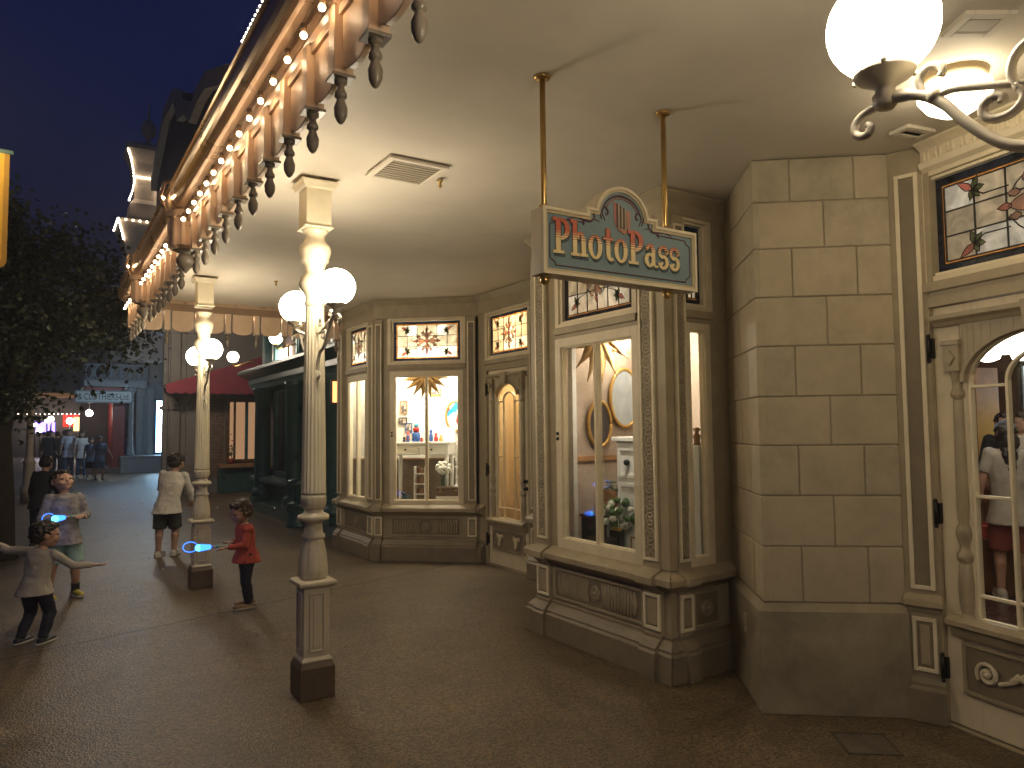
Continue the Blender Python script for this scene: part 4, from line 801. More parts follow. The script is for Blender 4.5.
def bigpost(F, x):
    m = MB(F); fl = lambda k, z: -.035 if k % 2 else 0.
    m.lathe([(.095, 2.93), (.118, 2.95), (.118, 3.15), (.13, 3.16), (.135, 3.19), (.135, 3.205)], fasc, 40, Tr(x, -.03, 0), lambda k, z: (-.09 if k % 4 < 2 else 0.) if z < 3.155 else 0, False); m.build('fluted_post', can)
    m = MB(F); m.lathe([(.006, 2.765), (.02, 2.785), (.03, 2.80), (.045, 2.81), (.068, 2.84), (.070, 2.865), (.055, 2.895), (.04, 2.905), (.06, 2.918), (.09, 2.929)], finp, 20, Tr(x, -.02, 0)); m.build('ball_drop', can)
    m = MB(F); m.tube([(x, -.05, 3.2), (x, -.16, 3.21), (x, -.20, 3.31), (x, -.17, 3.42), (x, -.10, 3.445)], .014, gut, 8); m.build('gutter_bracket', can)
FSt = Fr((XF, YE), (0, -1)); FEn = Fr((5.0, YE), (-1, 0))
big = [YE-5.80, YE-8.40, YE-9.93, 0]; bigx = [YE-5.80, YE-8.40]
xs = []; y = 5.80-.33
while y > YS+.3: xs.append(YE-y); y -= .328
edges = sorted(xs+[YE-5.80, YE-8.40, .04]+[YE-(5.80+.325*k) for k in range(1, 8)]+[YE-(8.40+.305*k) for k in range(1, 5)])
for i, x in enumerate(edges):
    if any(abs(x-b) < .01 for b in bigx): bigpost(FSt, x)
    else: drop(FSt, x)
    if i < len(edges)-1:
        a = .10 if any(abs(x-b) < .01 for b in bigx) else .034; b2 = .10 if any(abs(edges[i+1]-b) < .01 for b in bigx) else .034
        if edges[i+1]-x > a+b2+.03: board(FSt, x+a, edges[i+1]-b2)
ex = [4.12-.04-.36*k for k in range(0, 9)]
for i, x in enumerate(ex):
    if i: drop(FEn, x); board(FEn, x+.055, ex[i-1]-.055)
bulb_me = None; sock = mat('bulb socket', (.30, .2, .12), .4, metal=.4, var=.1)
mb_ = MB(); mb_.ball((0, 0, 0), .0125, bulb_m, 12, 8); bulb_me = mb_.mesh('light_bulb'); ms_ = MB(); ms_.lathe([(.011, .012), (.012, .045)], sock, 10); sock_me = ms_.mesh('socket')
def bulb(parent, p, me=None, sm=None):
    o = bpy.data.objects.new('light_bulb', me or bulb_me); C.objects.link(o); o.parent = parent; o.location = p
    if sm: s = bpy.data.objects.new('socket', sm); C.objects.link(s); s.parent = o
y = 9.9
while y > -1.5: bulb(can, (.80, y, 3.095), None, sock_me); y -= .218
for y in (5.8, 8.4): bulb(can, (.70, y, 3.30))
for k in range(9): bulb(can, (1.2+k*.36, YE+.08, 3.095), None, sock_me)
# ceiling fittings
vent = mat('vent paint', (.42, .37, .28), .55, var=.05)
def ceilvent(label, x, y, w, d, rz, group=None):
    t = thing('ceiling_vent', label, 'air vent', (x, y, H), rz, group); m = MB(); m.box(-w/2, -w/2+.035, -d/2, d/2, -.02, -.001, plaster); m.box(w/2-.035, w/2, -d/2, d/2, -.02, -.001, plaster); m.box(-w/2+.035, w/2-.035, -d/2, -d/2+.035, -.02, -.001, plaster); m.box(-w/2+.035, w/2-.035, d/2-.035, d/2, -.02, -.001, plaster); m.build('frame', t, .004)
    m = MB(); m.box(-w/2+.035, w/2-.035, -d/2+.035, d/2-.035, -.012, -.002, vent); n = 9
    for i in range(n): yy = -d/2+.05+(d-.1)*i/(n-1); m.box(-w/2+.04, w/2-.04, yy-.004, yy+.004, -.018, -.011, vent)
    m.build('grille', t); return t
ceilvent('square ceiling vent near the row of bulbs, beside the nearer lamp column', 1.82, 4.02, .38, .38, 0)
ceilvent('small ceiling vent against the entrance wall by the right lamp', 3.87, 2.10, .20, .12, math.radians(-12))
ceilvent('large ceiling vent at the top of the picture near the big globe', 3.04, 1.375, .20, .17, math.radians(-32))
for i, (px, py, lb) in enumerate(((440, 180, 'small sprinkler head in the ceiling beyond the square vent'), (276, 281, 'small sprinkler head in the ceiling between the two lamp columns'))):
    q = at(px, py, Z=H); t = thing('sprinkler_head', lb, 'sprinkler', (q.x, q.y, H)); m = MB(); m.lathe([(.004, -.05), (.012, -.045), (.008, -.02), (.014, -.015), (.022, -.001)], brass, 12); m.build('nozzle', t)
t = thing('ceiling_lamp', 'round white ceiling lamp above the right entrance', 'ceiling lamp', (3.42, 1.66, H)); m = MB(); m.lathe([(.10, -.035), (.13, -.03), (.14, -.001)], mat('lamp base', (.32, .24, .13), .4, metal=.3), 28); m.build('base', t)
m = MB(); m.lathe([(.004, -.185), (.06, -.178), (.115, -.145), (.15, -.095), (.145, -.055), (.105, -.036)], lamp_mat('ceiling lamp light', (1, .84, .58), 3.4), 32); m.build('glass_shade', t)

# ------------------------------------------------------------------ lamp columns
def fl18(k, z): return -.07 if k % 2 else .0
def column(label, X, Y):
    t = thing('lamp_column', label, 'lamp column', (X, Y, 0), 0, 'lamp columns along the pavement')
    m = MB(); s = .107
    m.lathe([(s*1.414, 0), (s*1.414, .185), ((s-.015)*1.414, .215)], plinthp, 4, M4.Rotation(PI/4, 4, 'Z'), None, False); m.build('plinth', t, .006)
    m = MB(); q = .08; RZ = M4.Rotation(PI/4, 4, 'Z')
    m.lathe([((q+.014)*1.414, .216), ((q+.014)*1.414, .228), (q*1.414, .245), (q*1.414, .655)], colp, 4, RZ, None, False)
    for a in range(4): 
        mm = MB(M4.Rotation(a*PI/2, 4, 'Z')); mm.rect(-.048, .048, .275, .625, .012, -q-.010, -q+.001, colp); mm.box(-.024, .024, -q-.006, -q+.001, .30, .60, colp)
        m.v, m.f, m.m, m.sm = m.v+mm.v, m.f+[[k+len(m.v) for k in f] for f in mm.f], m.m+[m.mi(colp)]*len(mm.f), m.sm+mm.sm
    m.lathe([((q+.01)*1.414, .655), ((q+.034)*1.414, .672), ((q+.034)*1.414, .69), ((q+.02)*1.414, .70)], colp, 4, RZ, None, False); m.build('pedestal', t, .004)
    m = MB(); m.lathe([(.075, .70), (.088, .715), (.088, .76), (.080, .85), (.064, .925), (.062, .94)], colp, 48, None, lambda k, z: (-.10 if k % 6 == 0 else 0) if z < .93 else 0)
    m.lathe([(.062, .94), (.07, .945), (.07, .965), (.058, .975), (.052, 1.03), (.06, 1.045), (.092, 1.055), (.098, 1.07), (.092, 1.085), (.06, 1.10), (.056, 1.12)], colp, 32)
    m.lathe([(.056, 1.12), (.07, 1.135), (.078, 1.165), (.078, 1.19), (.075, 1.21)], colp, 48, None, lambda k, z: -.07 if k % 4 == 0 and z < 1.2 else 0); m.build('base', t)
    m = MB(); m.lathe([(.076, 1.211), (.076, 1.225), (.075, 1.24), (.07, 1.7), (.059, 2.30), (.058, 2.36), (.058, 2.38)], colp, 90, None, lambda k, z: (-.13*math.sin(PI*(k % 5)/5) if 1.235 < z < 2.32 else 0)); m.build('shaft', t)
    m = MB(); m.lathe([(.056, 2.381), (.064, 2.39), (.064, 2.41), (.058, 2.42), (.062, 2.45), (.088, 2.49), (.098, 2.52), (.088, 2.56), (.064, 2.585), (.060, 2.60), (.066, 2.65), (.085, 2.665), (.085, 2.68), (.09, 2.70), (.100, 2.73), (.096, 2.76), (.075, 2.785), (.06, 2.81), (.058, 2.83), (.075, 2.855), (.085, 2.87)], colp, 32); m.build('capital', t)
    m = MB(); m.lathe([(.08*1.414, 2.871), (.08*1.414, 3.115)], colp, 4, RZ, None, False); m.lathe([(.086*1.414, 2.868), (.092*1.414, 2.876), (.086*1.414, 2.886)], colp, 4, RZ, None, False)
    m.lathe([(.08*1.414, 3.115), (.10*1.414, 3.125), (.112*1.414, 3.148), (.118*1.414, 3.152), (.118*1.414, H-.001)], colp, 4, RZ, None, False); m.build('top_block', t, .003)
    for s in (1, -1):
        T = M4(((0, -s, 0, 0), (s, 0, 0, 0), (0, 0, 1, 0), (0, 0, 0, 1)))          # local x runs out along the street
        m = MB(T); P = lambda pts: [(a, 0, b) for a, b in pts]
        m.tube(smooth_path(P([(.052, 1.98), (.085, 2.05), (.12, 2.09), (.16, 2.10), (.20, 2.125), (.252, 2.18), (.29, 2.23), (.33, 2.262), (.375, 2.278), (.41, 2.28)])), [.011]*46+[.013]*9, iron, 8)
        m.tube(smooth_path(P([(.29, 2.225), (.325, 2.262), (.333, 2.295), (.318, 2.312), (.297, 2.31), (.287, 2.296), (.292, 2.285)])), .008, iron, 8)
        m.tube(smooth_path(P([(.305, 2.248), (.27, 2.25), (.222, 2.236), (.164, 2.218), (.11, 2.205), (.062, 2.21)])), .0075, iron, 8)
        m.tube(smooth_path(P([(.16, 2.215), (.148, 2.19), (.165, 2.168), (.195, 2.164), (.217, 2.178), (.216, 2.198), (.20, 2.207), (.186, 2.202), (.184, 2.192)])), .009, iron, 8)
        m.tube(smooth_path(P([(.155, 2.205), (.168, 2.235), (.162, 2.265), (.14, 2.285), (.112, 2.285), (.10, 2.268), (.108, 2.252), (.122, 2.254)])), .009, iron, 8)
        m.tube(smooth_path(P([(.41, 2.275), (.45, 2.27), (.472, 2.255), (.476, 2.235), (.462, 2.222), (.445, 2.224), (.44, 2.236), (.448, 2.242)])), .009, iron, 8)
        m.tube(smooth_path(P([(.055, 2.0), (.06, 1.95), (.085, 1.925), (.105, 1.94), (.10, 1.96), (.088, 1.958)])), .008, iron, 8)
        m.ball((.305, 0, 2.25), .016, iron, 10, 8); m.build('lamp_bracket', t)
        m = MB(T); m.lathe([(.016, 2.262), (.022, 2.27), (.026, 2.29), (.018, 2.30), (.022, 2.31), (.05, 2.325), (.06, 2.335), (.061, 2.342), (.055, 2.345)], iron, 24, Tr(.405, 0, 0), lambda k, z: -.05 if (k % 2 and z > 2.315 and z < 2.33) else 0)
        for q in range(3): m.ball((.405+.065*math.cos(q*2.094), .065*math.sin(q*2.094), 2.341), .007, iron, 8, 6)
        m.build('lamp_holder', t)
        m = MB(T); m.ball((.405, 0, 2.44), (.110, .110, .107), globe_m, 32, 20); m.build('globe', t)
    if Y > 7:
        o = [c for c in t.children if c.name.startswith('top_block')][0]; o.scale.z = 1.02
    return t
column('cream fluted lamp column with two globes standing alone near the middle of the pavement', 1.43, 4.56)
column('cream fluted lamp column with two globes farther along, beside the boy in white', 1.425, 8.33)
column('cream lamp column at the right edge, only one big globe and scroll bracket in view', 1.478, .45)
column('added cream lamp column behind the camera, unseen, lighting the foreground', 1.478, -3.4)  # unseen column added so its globes light the foreground more evenly

# ------------------------------------------------------------------ hanging sign
sb = mat('sign blue grey', (.155, .225, .24), .45, var=.08); sred = mat('sign maroon line', (.11, .05, .055), .5, var=.1); scr_ = mat('sign cream', (.64, .55, .38), .45, var=.05)
lm_ = bpy.data.materials.new('sign lettering'); lm_.use_nodes = True; nt = lm_.node_tree; tc = nt.nodes.new('ShaderNodeTexCoord'); sx = nt.nodes.new('ShaderNodeSeparateXYZ'); nt.links.new(tc.outputs['Object'], sx.inputs[0])
mr = nt.nodes.new('ShaderNodeMapRange'); mr.inputs['From Min'].default_value = 2.355; mr.inputs['From Max'].default_value = 2.515; nt.links.new(sx.outputs['Z'], mr.inputs['Value'])
rp = nt.nodes.new('ShaderNodeValToRGB'); rp.color_ramp.interpolation = 'CONSTANT'; ye = (.74, .58, .29, 1); re = (.50, .12, .06, 1)
cols = [(0, ye), (.48, re), (.50, ye), (.545, re), (.575, ye), (.605, re), (.645, ye), (.66, re)]
while len(rp.color_ramp.elements) < len(cols): rp.color_ramp.elements.new(.5)
for i, (p_, c_) in enumerate(cols): rp.color_ramp.elements[i].position = p_; rp.color_ramp.elements[i].color = c_
nt.links.new(mr.outputs[0], rp.inputs['Fac']); nt.links.new(rp.outputs['Color'], nt.nodes['Principled BSDF'].inputs['Base Color']); nt.nodes['Principled BSDF'].inputs['Roughness'].default_value = .4
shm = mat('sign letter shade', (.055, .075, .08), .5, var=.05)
YS_ = 2.58; sign = thing('hanging_sign', 'blue grey hanging shop sign with arched top and red and gold lettering', 'sign', (0, 0, 0))
def outline(g):                                                       # sign outline inset by g
    x0, x1, z0, zt, cx, cz, r = 1.797+g, 2.722-g, 2.268+g, 2.562-g, 2.25, 2.568, .160-g
    p = [(x0, z0), (x1, z0), (x1, zt), (2.463-g, zt), (2.463-g, zt+.032), (cx+r+.012, zt+.032)]
    a0 = math.asin(min(.95, (zt+.032-cz)/r)) if zt+.032 > cz else 0
    p += [(cx+r*math.cos(a0+(PI-2*a0)*i/24), cz+r*.93*math.sin(a0+(PI-2*a0)*i/24)) for i in range(25)]
    return p+[(cx-r-.012, zt+.032), (2.037+g, zt+.032), (2.037+g, zt), (x0, zt)]
m = MB(); m.prism(outline(0), YS_+.002, YS_+.085, scr_); m.build('board', sign, .004)
def ring(m, o, i, y0, y1, mt): m.strip(o+[o[0]], i+[i[0]], y0, y1, mt)
m = MB(); ring(m, outline(0), outline(.014), YS_-.014, YS_+.0015, scr_); ring(m, outline(.0145), outline(.026), YS_-.008, YS_+.001, mat('sign gold edge', (.50, .40, .23), .4, var=.1)); m.build('moulding', sign)
m = MB(); m.prism(outline(.0262), YS_-.002, YS_+.0018, sb)
x0, x1, z0, zt = 1.797+.04, 2.722-.04, 2.268+.043, 2.562-.045; c_ = .03
pts = [(2.02, zt+.004), (x0+c_, zt), (x0+c_*.9, zt-c_*.5), (x0+c_*.3, zt-c_*.8), (x0, zt-c_), (x0, z0+c_), (x0+c_*.3, z0+c_*.8), (x0+c_*.9, z0+c_*.5), (x0+c_, z0), (x1-c_, z0), (x1-c_*.9, z0+c_*.5), (x1-c_*.3, z0+c_*.8), (x1, z0+c_), (x1, zt-c_), (x1-c_*.3, zt-c_*.8), (x1-c_*.9, zt-c_*.5), (x1-c_, zt), (2.46, zt+.004)]
m.tube([(a, YS_-.003, b) for a, b in pts], .0032, sred, 6)
for s in (-1, 1):
    for pth in ([(.36, 2.525), (.30, 2.538), (.22, 2.53), (.19, 2.545), (.15, 2.535)], [(.21, 2.53), (.185, 2.555), (.195, 2.575), (.215, 2.572), (.212, 2.56)], [(.115, 2.545), (.135, 2.585), (.115, 2.61), (.095, 2.59), (.105, 2.575), (.115, 2.585)], [(.135, 2.55), (.155, 2.60), (.13, 2.64)], [(.26, 2.532), (.255, 2.518), (.262, 2.508)]):
        q = smooth_path([(2.25+s*a*.88, YS_-.003, b) for a, b in pth]); m.tube(q, [.0045*math.sin(PI*(i+.7)/(len(q)+.4))+.001 for i in range(len(q))], sred, 6)
    m.ball((2.25+s*.165, YS_-.002, 2.567), (.008, .004, .008), mat('sign red dot', (.30, .03, .03), .5), 8, 6)
m.tube([(2.25+.118*math.cos(PI*i/20), YS_-.003, 2.568+.107*math.sin(PI*i/20)) for i in range(21)], [.002+.004*abs(math.sin(PI*i/20)) for i in range(21)], sred, 6)
m.tube([(2.25+.104*math.cos(PI*(i+3)/20), YS_-.003, 2.568+.094*math.sin(PI*(i+3)/20)) for i in range(15)], .003, mat('sign rust', (.27, .10, .075), .5), 6); m.build('painted_panel', sign)
m = MB(); em1 = mat('emblem brown', (.09, .05, .035), .5, var=.2, scale=40); em2 = mat('emblem coral', (.42, .19, .13), .5, var=.1); em3 = mat('emblem rose', (.33, .13, .11), .5, var=.1)
ex_, ez_ = 2.248, 2.52
m.prism([(ex_-.048, ez_+.03), (ex_-.018, ez_-.018), (ex_-.008, ez_+.115), (ex_-.05, ez_+.12)], YS_-.0035, YS_-.001, em3)
for i in range(6): m.prism([(ex_-.032+i*.010, ez_+.006-i*.001), (ex_-.024+i*.010, ez_+.005-i*.001), (ex_-.024+i*.010, ez_+.115-i*.004), (ex_-.032+i*.010, ez_+.118-i*.004)], YS_-.0055, YS_-.003, em1 if i % 2 == 0 else tan)
m.prism([(ex_+.030, ez_+.003), (ex_+.052, ez_+.012), (ex_+.050, ez_+.092), (ex_+.028, ez_+.09)], YS_-.005, YS_-.0025, em2)
m.prism([(ex_-.03, ez_), (ex_+.012, ez_-.026), (ex_+.052, ez_+.004), (ex_+.03, ez_+.0)], YS_-.006, YS_-.0035, em2); m.build('emblem', sign)
def ell(cx, cz, rx, rz, tx, tz, a0, a1, n=20):
    A = [math.radians(a0+(a1-a0)*i/n) for i in range(n+1)]
    return [(cx+rx*math.cos(a), cz+rz*math.sin(a)) for a in A], [(cx+(rx-tx)*math.cos(a), cz+(rz-tz)*math.sin(a)) for a in A]
def glyph(ch):                                                        # serif letters, cap height 1; returns strips and the advance
    B = lambda x0, x1, z0, z1: ([(x0, z0), (x1, z0)], [(x0, z1), (x1, z1)])
    if ch == 'P': return [B(.10, .30, 0, 1), B(-.02, .44, 0, .085), B(-.04, .30, .92, 1.02), ell(.30, .71, .38, .31, .20, .09, -90, 90), B(.26, .31, .40, .49), B(.26, .31, .93, 1.02)], .76
    if ch == 'h': return [B(.06, .24, 0, 1.02), B(-.03, .33, 0, .08), B(-.04, .24, .94, 1.03), ell(.37, .42, .23, .29, .18, .09, 0, 160), B(.42, .60, 0, .44), B(.34, .68, 0, .08)], .74
    if ch == 'o': return [ell(.30, .34, .31, .36, .18, .08, 0, 360, 32)], .68
    if ch == 't': return [B(.12, .30, .16, .95), B(-.02, .43, .60, .69), ell(.31, .17, .19, .19, .18, .09, 180, 320)], .50
    if ch == 'a': return [B(.34, .52, .06, .48), ell(.28, .46, .24, .25, .18, .08, 0, 155), ell(.24, .20, .25, .22, .17, .08, 40, 330), ell(.55, .08, .13, .10, .10, .05, 190, 340), ([(.04, .5), (.15, .5)], [(.05, .58), (.13, .57)])], .66
    if ch == 's': return [ell(.27, .50, .25, .21, .13, .09, 20, 270), ell(.26, .19, .27, .23, .15, .09, 92, -170), ell(.12, .17, .12, .11, .08, .06, -170, 20), ell(.42, .52, .09, .09, .06, .055, -160, 60)], .58
    return [], .3
word = 'PhotoPass'; tot = sum(glyph(c)[1] for c in word); sc_ = .76/tot; zs2 = .155
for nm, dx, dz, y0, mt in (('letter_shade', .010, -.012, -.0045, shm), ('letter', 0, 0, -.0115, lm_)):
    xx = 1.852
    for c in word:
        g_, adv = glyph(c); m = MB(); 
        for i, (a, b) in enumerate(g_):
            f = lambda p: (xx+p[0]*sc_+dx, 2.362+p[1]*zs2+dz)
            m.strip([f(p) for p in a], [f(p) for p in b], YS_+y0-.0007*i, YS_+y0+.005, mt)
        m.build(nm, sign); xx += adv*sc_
for x in (1.842, 2.571):
    m = MB(); m.tube([(x, YS_+.045, 2.25), (x, YS_+.045, H-.0)], .013, brass, 12); m.lathe([(.035, H-.012), (.04, H-.001)], brass, 20, Tr(x, YS_+.045, 0)); m.ball((x, YS_+.045, 2.25), .022, brass, 12, 8); m.lathe([(.02, 2.255), (.028, 2.262), (.028, 2.2675)], brass, 14, Tr(x, YS_+.045, 0))
    m.lathe([(.02, 2.563), (.03, 2.568), (.02, 2.585)], brass, 14, Tr(x, YS_+.045, 0)); m.build('hanging_rod', sign)

# ------------------------------------------------------------------ neighbours up the street
# dark green shop front
g = thing('green_shop', 'dark green panelled shop front with columns, cornice and a dim interior', 'building')
XG = 3.95; FG = Fr((XG, 16.3), (0, -1)); LG = 6.0
m = MB(FG); m.box(0, LG, 0, .3, 0, .28, greenp); m.mould(-.05, LG, [(.0, .5), (-.06, .5), (-.16, .56), (-.20, .6), (-.20, .66), (-.10, .70), (0, .72)], greenp); m.box(0, LG, -.02, .3, .28, .5, greenp); m.box(-.05, LG, -.26, .0, 0, .2, greenp); m.build('base', g, .01)
for i, x in enumerate((.6, 2.95, 5.2)):
    m = MB(FG); m.lathe([(.22, .28), (.22, .42), (.18, .44), (.17, .5), (.165, .72), (.155, 2.35), (.175, 2.37), (.2, 2.45), (.2, 2.5)], greenp, 24, Tr(x, -.10, 0), lambda k, z: -.06 if k % 2 and .7 < z < 2.36 else 0); m.box(x-.22, x+.22, -.31, .1, .21, .29, greenp); m.build('column', g)
    if i < 2:
        m = MB(FG); m.box(x+.32, x+1.9, .12, .16, .74, 2.5, mat('dim shop glass', (.010, .014, .014), .15, var=.2)); m.rect(x+.3, x+1.95, .72, 2.5, .09, .04, .14, greenp); m.box(x+1.09, x+1.16, .05, .13, .8, 2.42, greenp); m.build('window', g, .006)
m = MB(FG); m.mould(-.35, LG, [(.3, 2.5), (-.12, 2.5), (-.14, 2.58), (-.18, 2.62), (-.18, 2.72), (-.34, 2.80), (-.42, 2.82), (-.42, 2.88), (-.2, 2.96), (.3, 2.98)], greenp); m.build('cornice', g, .008, True)
m = MB(FG); m.box(0, LG, .3, 4, 0, 3.0, mat('dim brown wall', (.05, .035, .03), .8)); m.build('wall', g)
for x in (.15, .95, 2.6, 4.6): m = MB(FG); m.box(x-.09, x+.09, .02, .16, 2.98, 4.4, tealp); m.box(x-.05, x+.05, .0, .021, 3.05, 4.3, greenp); m.build('upper_pilaster', g, .008)
m = MB(FG); m.box(0, LG, .17, .2, 2.98, 4.4, mat('rust upper panel', (.16, .075, .05), .6, var=.2)); m.box(-.2, LG, -.1, .3, 4.4, 4.7, tealp); m.build('upper_panel', g)
m = MB(FG); m.box(-.1, LG, .3, 4, 4.7, 9.4, mat('dark upper front', (.03, .034, .03), .6, var=.2)); m.mould(-.2, LG, [(.3, 9.0), (.1, 9.1), (-.1, 9.4), (-.35, 9.6), (-.42, 9.62), (-.42, 9.8), (.3, 9.85)], mat('dark cornice', (.05, .05, .042), .5, var=.2)); m.build('upper_storey', g, .01, True)
for x in range(15): m = MB(FG); m.prism([(x*.46, 9.05), (x*.46+.10, 9.05), (x*.46+.10, 9.55), (x*.46+.0, 9.55)], -.3, .1, MATS['dark cornice']); m.build('cornice_bracket', g, .01)
fb_ = MB(); fb_.ball((0, 0, 0), .03, far_bulb, 8, 6); fb_me = fb_.mesh('light_bulb')
for k in range(34): bulb(g, (XG-.44, 16.4-k*.2, 9.70), fb_me)
for k in range(20): bulb(g, (XG-.40, 16.6-k*.2, 10.25), fb_me)
m = MB(FG); m.box(-.1, 4, -.36, .3, 9.86, 10.2, MATS['dark cornice']); m.build('parapet', g, .01)
wall_l = lamp_mat('wall globe light', (1, .88, .68), 6.)
def wall_globe(label, px, py, X, r=.12, grp='globe lamps on the green shop'):
    p = at(px, py, X=X); t = thing('wall_lamp', label, 'wall lamp', p, 0, grp); m = MB(); m.ball((0, 0, 0), r, wall_l, 20, 12); m.build('globe', t)
    m = MB(); m.tube(smooth_path([(0, 0, -r*.95), (.03, 0, -r-.08), (.15, 0, -r-.05), (.35, 0, -r+.03), (XG-p.x+.05, 0, -r-.01)]), .014, brass, 6); m.lathe([(.03, -r-.02), (.05, -r*.9)], brass, 12); m.build('arm', t)
wall_globe('globe wall lamp left of the green shop cornice, over the red awning', 233, 357, 3.45)
wall_globe('globe wall lamp above the middle of the green shop cornice', 276, 338, 3.6)
p = at(282, 358, X=XG+.1); t = thing('lit_sign_panel', 'glowing rectangular panel above the green cornice', 'light panel', (XG+.16, p.y, p.z)); m = MB(); m.box(-.05, .0, -.42, .42, -.2, .2, lamp_mat('panel light', (1, .86, .66), 5.)); m.build('panel', t); m = MB(Fr((-.051, .45), (0, -1))); m.rect(0, .9, -.23, .23, .03, -.02, .02, brass); m.build('frame', t)
t = thing('street_bin', 'dark green litter bin standing at the near end of the green shop', 'litter bin', (3.72, 12.6, 0)); m = MB(); m.lathe([(.22, 0), (.24, .03), (.2, .06), (.2, .34), (.22, .38), (.12, .42)], greenp, 20, None, lambda k, z: -.04 if k % 2 and .05 < z < .35 else 0); m.build('body', t); m = MB(); m.lathe([(.1, .42), (.12, .44), (.12, .66), (.22, .7), (.2, .78), (.05, .82)], greenp, 20); m.build('lid', t)
orange = lamp_mat('orange poster light', (1, .30, .10), .9)
p = at(340, 392, Y=10.9); t = thing('lit_poster', 'small orange lit poster between the column and the bay window', 'poster', (p.x, 10.9, p.z)); m = MB(); m.box(-.12, .12, 0, .02, -.16, .16, orange); m.build('face', t); m = MB(); m.rect(-.14, .14, -.18, .18, .02, -.01, .03, wood); m.build('frame', t)
t = thing('pale_pilaster', 'narrow honey coloured post below the orange poster', 'post', (p.x+.06, 11.0, 0)); m = MB(); m.box(-.03, .03, -.03, .03, .6, 1.75, wood2); m.box(-.05, .05, -.05, .05, 0, .6, greenp); m.box(-.05, .05, -.05, .05, 1.75, 1.82, greenp); m.build('shaft', t, .004)
# gabled building with awning
b = thing('gabled_building', 'plum coloured building with stepped cream parapet, red awning and brick ground floor', 'building')
XB = 3.75; FB = Fr((XB, 30), (0, -1)); LB = 12.6
leaf_g = mat('counter plant leaf', (.06, .11, .04), .6, var=.3)
XL, YL = 2.75, 21.0; FBl = Fr((XL, 30), (0, -1)); FE = Fr((XL, YL), (1, 0)); LE = 2.6
m = MB(FBl); m.box(7.9, 9.0, .0, 5, 0, 5.2, greyp); m.build('lower_wall', b); m = MB(FBl); m.box(0, 7.9, 1.35, 5, 0, 5.2, greyp); m.build('lower_wall', b)
for x, w, h0, h1 in ((1.2, 1.5, .7, 2.7), (4.0, 1.6, .7, 2.7)):
    m = MB(FBl @ Tr(0, 1.35, 0)); m.rect(x, x+w, h0, h1, .1, -.06, .02, greyp); m.box(x+.1, x+w-.1, -.01, .01, h0+.1, h1-.1, dark); m.box(x+w/2-.03, x+w/2+.03, -.04, .0, h0+.1, h1-.1, greyp); m.build('window', b, .01)
for F_, xs_ in ((FBl, (8.6,)), (FE, (.03, .42))):
    for x in xs_: m = MB(F_); m.box(x, x+.24, -.10, .02, 0, 4.2, greyp); m.box(x-.03, x+.27, -.14, .02, 0, .5, greyp); m.box(x-.04, x+.28, -.16, .02, 2.2, 2.3, greyp); m.box(x-.04, x+.28, -.16, .02, 4.2, 4.5, greyp); m.build('pilaster', b, .01)
for F_, l0_, l_ in ((FBl, 7.9, 9.0), (FE, 0, LE)): m = MB(F_); m.mould(l0_, l_, [(0, 4.5), (-.2, 4.5), (-.25, 4.7), (-.45, 4.85), (-.45, 5.0), (0, 5.1)], greyp); m.build('string_course', b, .01, True)
m = MB(FE); m.box(1.0, 1.36, -.03, .0, .4, 2.6, brick)
for k in range(26): m.box(1.0, 1.36, -.036, -.03, .42+k*.083, .43+k*.083, greyp)
m.build('brick_panel', b)
m = MB(FE); x0, x1 = 1.42, 2.45; m.rect(x0, x1, .78, 2.5, .09, -.1, .02, wood); m.box(x0+.09, x1-.09, -.01, .01, .87, 2.41, lamp_mat('amber shop window', (1, .55, .28), .10)); m.box(x0+.5, x0+.58, -.06, .0, .87, 2.41, tealp); m.box(x0+.2, x0+.26, -.05, .0, .87, 2.41, wood); m.build('shop_window', b, .01)
m = MB(FE); m.box(x0-.2, x1+.1, -.45, .0, .66, .76, wood2); m.box(x0-.2, x1+.1, -.3, .0, 0, .66, greenp); m.build('window_counter', b, .01)
t = thing('plant_pot', 'small flowering plant in a red pot on the counter under the awning', 'pot plant', tuple(FE @ V((x0+.12, -.25, .76)))); m = MB(); m.lathe([(.06, 0), (.09, .14), (.08, .14)], redp, 14); m.build('pot', t); m = MB()
for k in range(40): m.ball((R.gauss(0, .05), R.gauss(0, .05), .2+abs(R.gauss(0, .2))), (.03, .03, .012), (leaf_g, coral, kn_white)[k % 3] if k % 4 == 0 else leaf_g, 6, 4)
m.tube([(0, 0, .1), (0, 0, .5)], .01, leaf_g, 6); m.build('foliage', t)
def awning(label, F, x0, x1, z0, z1, d):
    t = thing('shop_awning', label, 'awning', (0, 0, 0)); m = MB(F); m.add([(x0, -.02, z1), (x1, -.02, z1), (x1, -d, z0), (x0, -d, z0), (x0, -.02, z1-.03), (x1, -.02, z1-.03), (x1, -d, z0-.03), (x0, -d, z0-.03)], [(0, 1, 2, 3), (7, 6, 5, 4), (0, 3, 7, 4), (1, 5, 6, 2), (3, 2, 6, 7), (0, 4, 5, 1)], awnr); m.build('canvas', t)
    m = MB(F); n = int((x1-x0)/.22); w = (x1-x0)/n
    for i in range(n): m.prism([(x0+i*w, z0), (x0+i*w, z0-.16)]+[(x0+(i+.5)*w+w/2*math.cos(PI+PI*k/8), z0-.16-.07*math.sin(PI*k/8)) for k in range(1, 8)]+[(x0+(i+1)*w, z0-.16), (x0+(i+1)*w, z0)], -d-.008, -d+.004, awnr)
    m.build('valance', t)
    for x in (x0+.1, x1-.1): m = MB(F); m.tube([(x, 0, z0-.3), (x, -d+.03, z0-.04)], .02, black, 6); m.build('strut', t)
aw = thing('shop_awning', 'red scalloped awning end over the shop window left of the green shop', 'awning', (0, 0, 0))
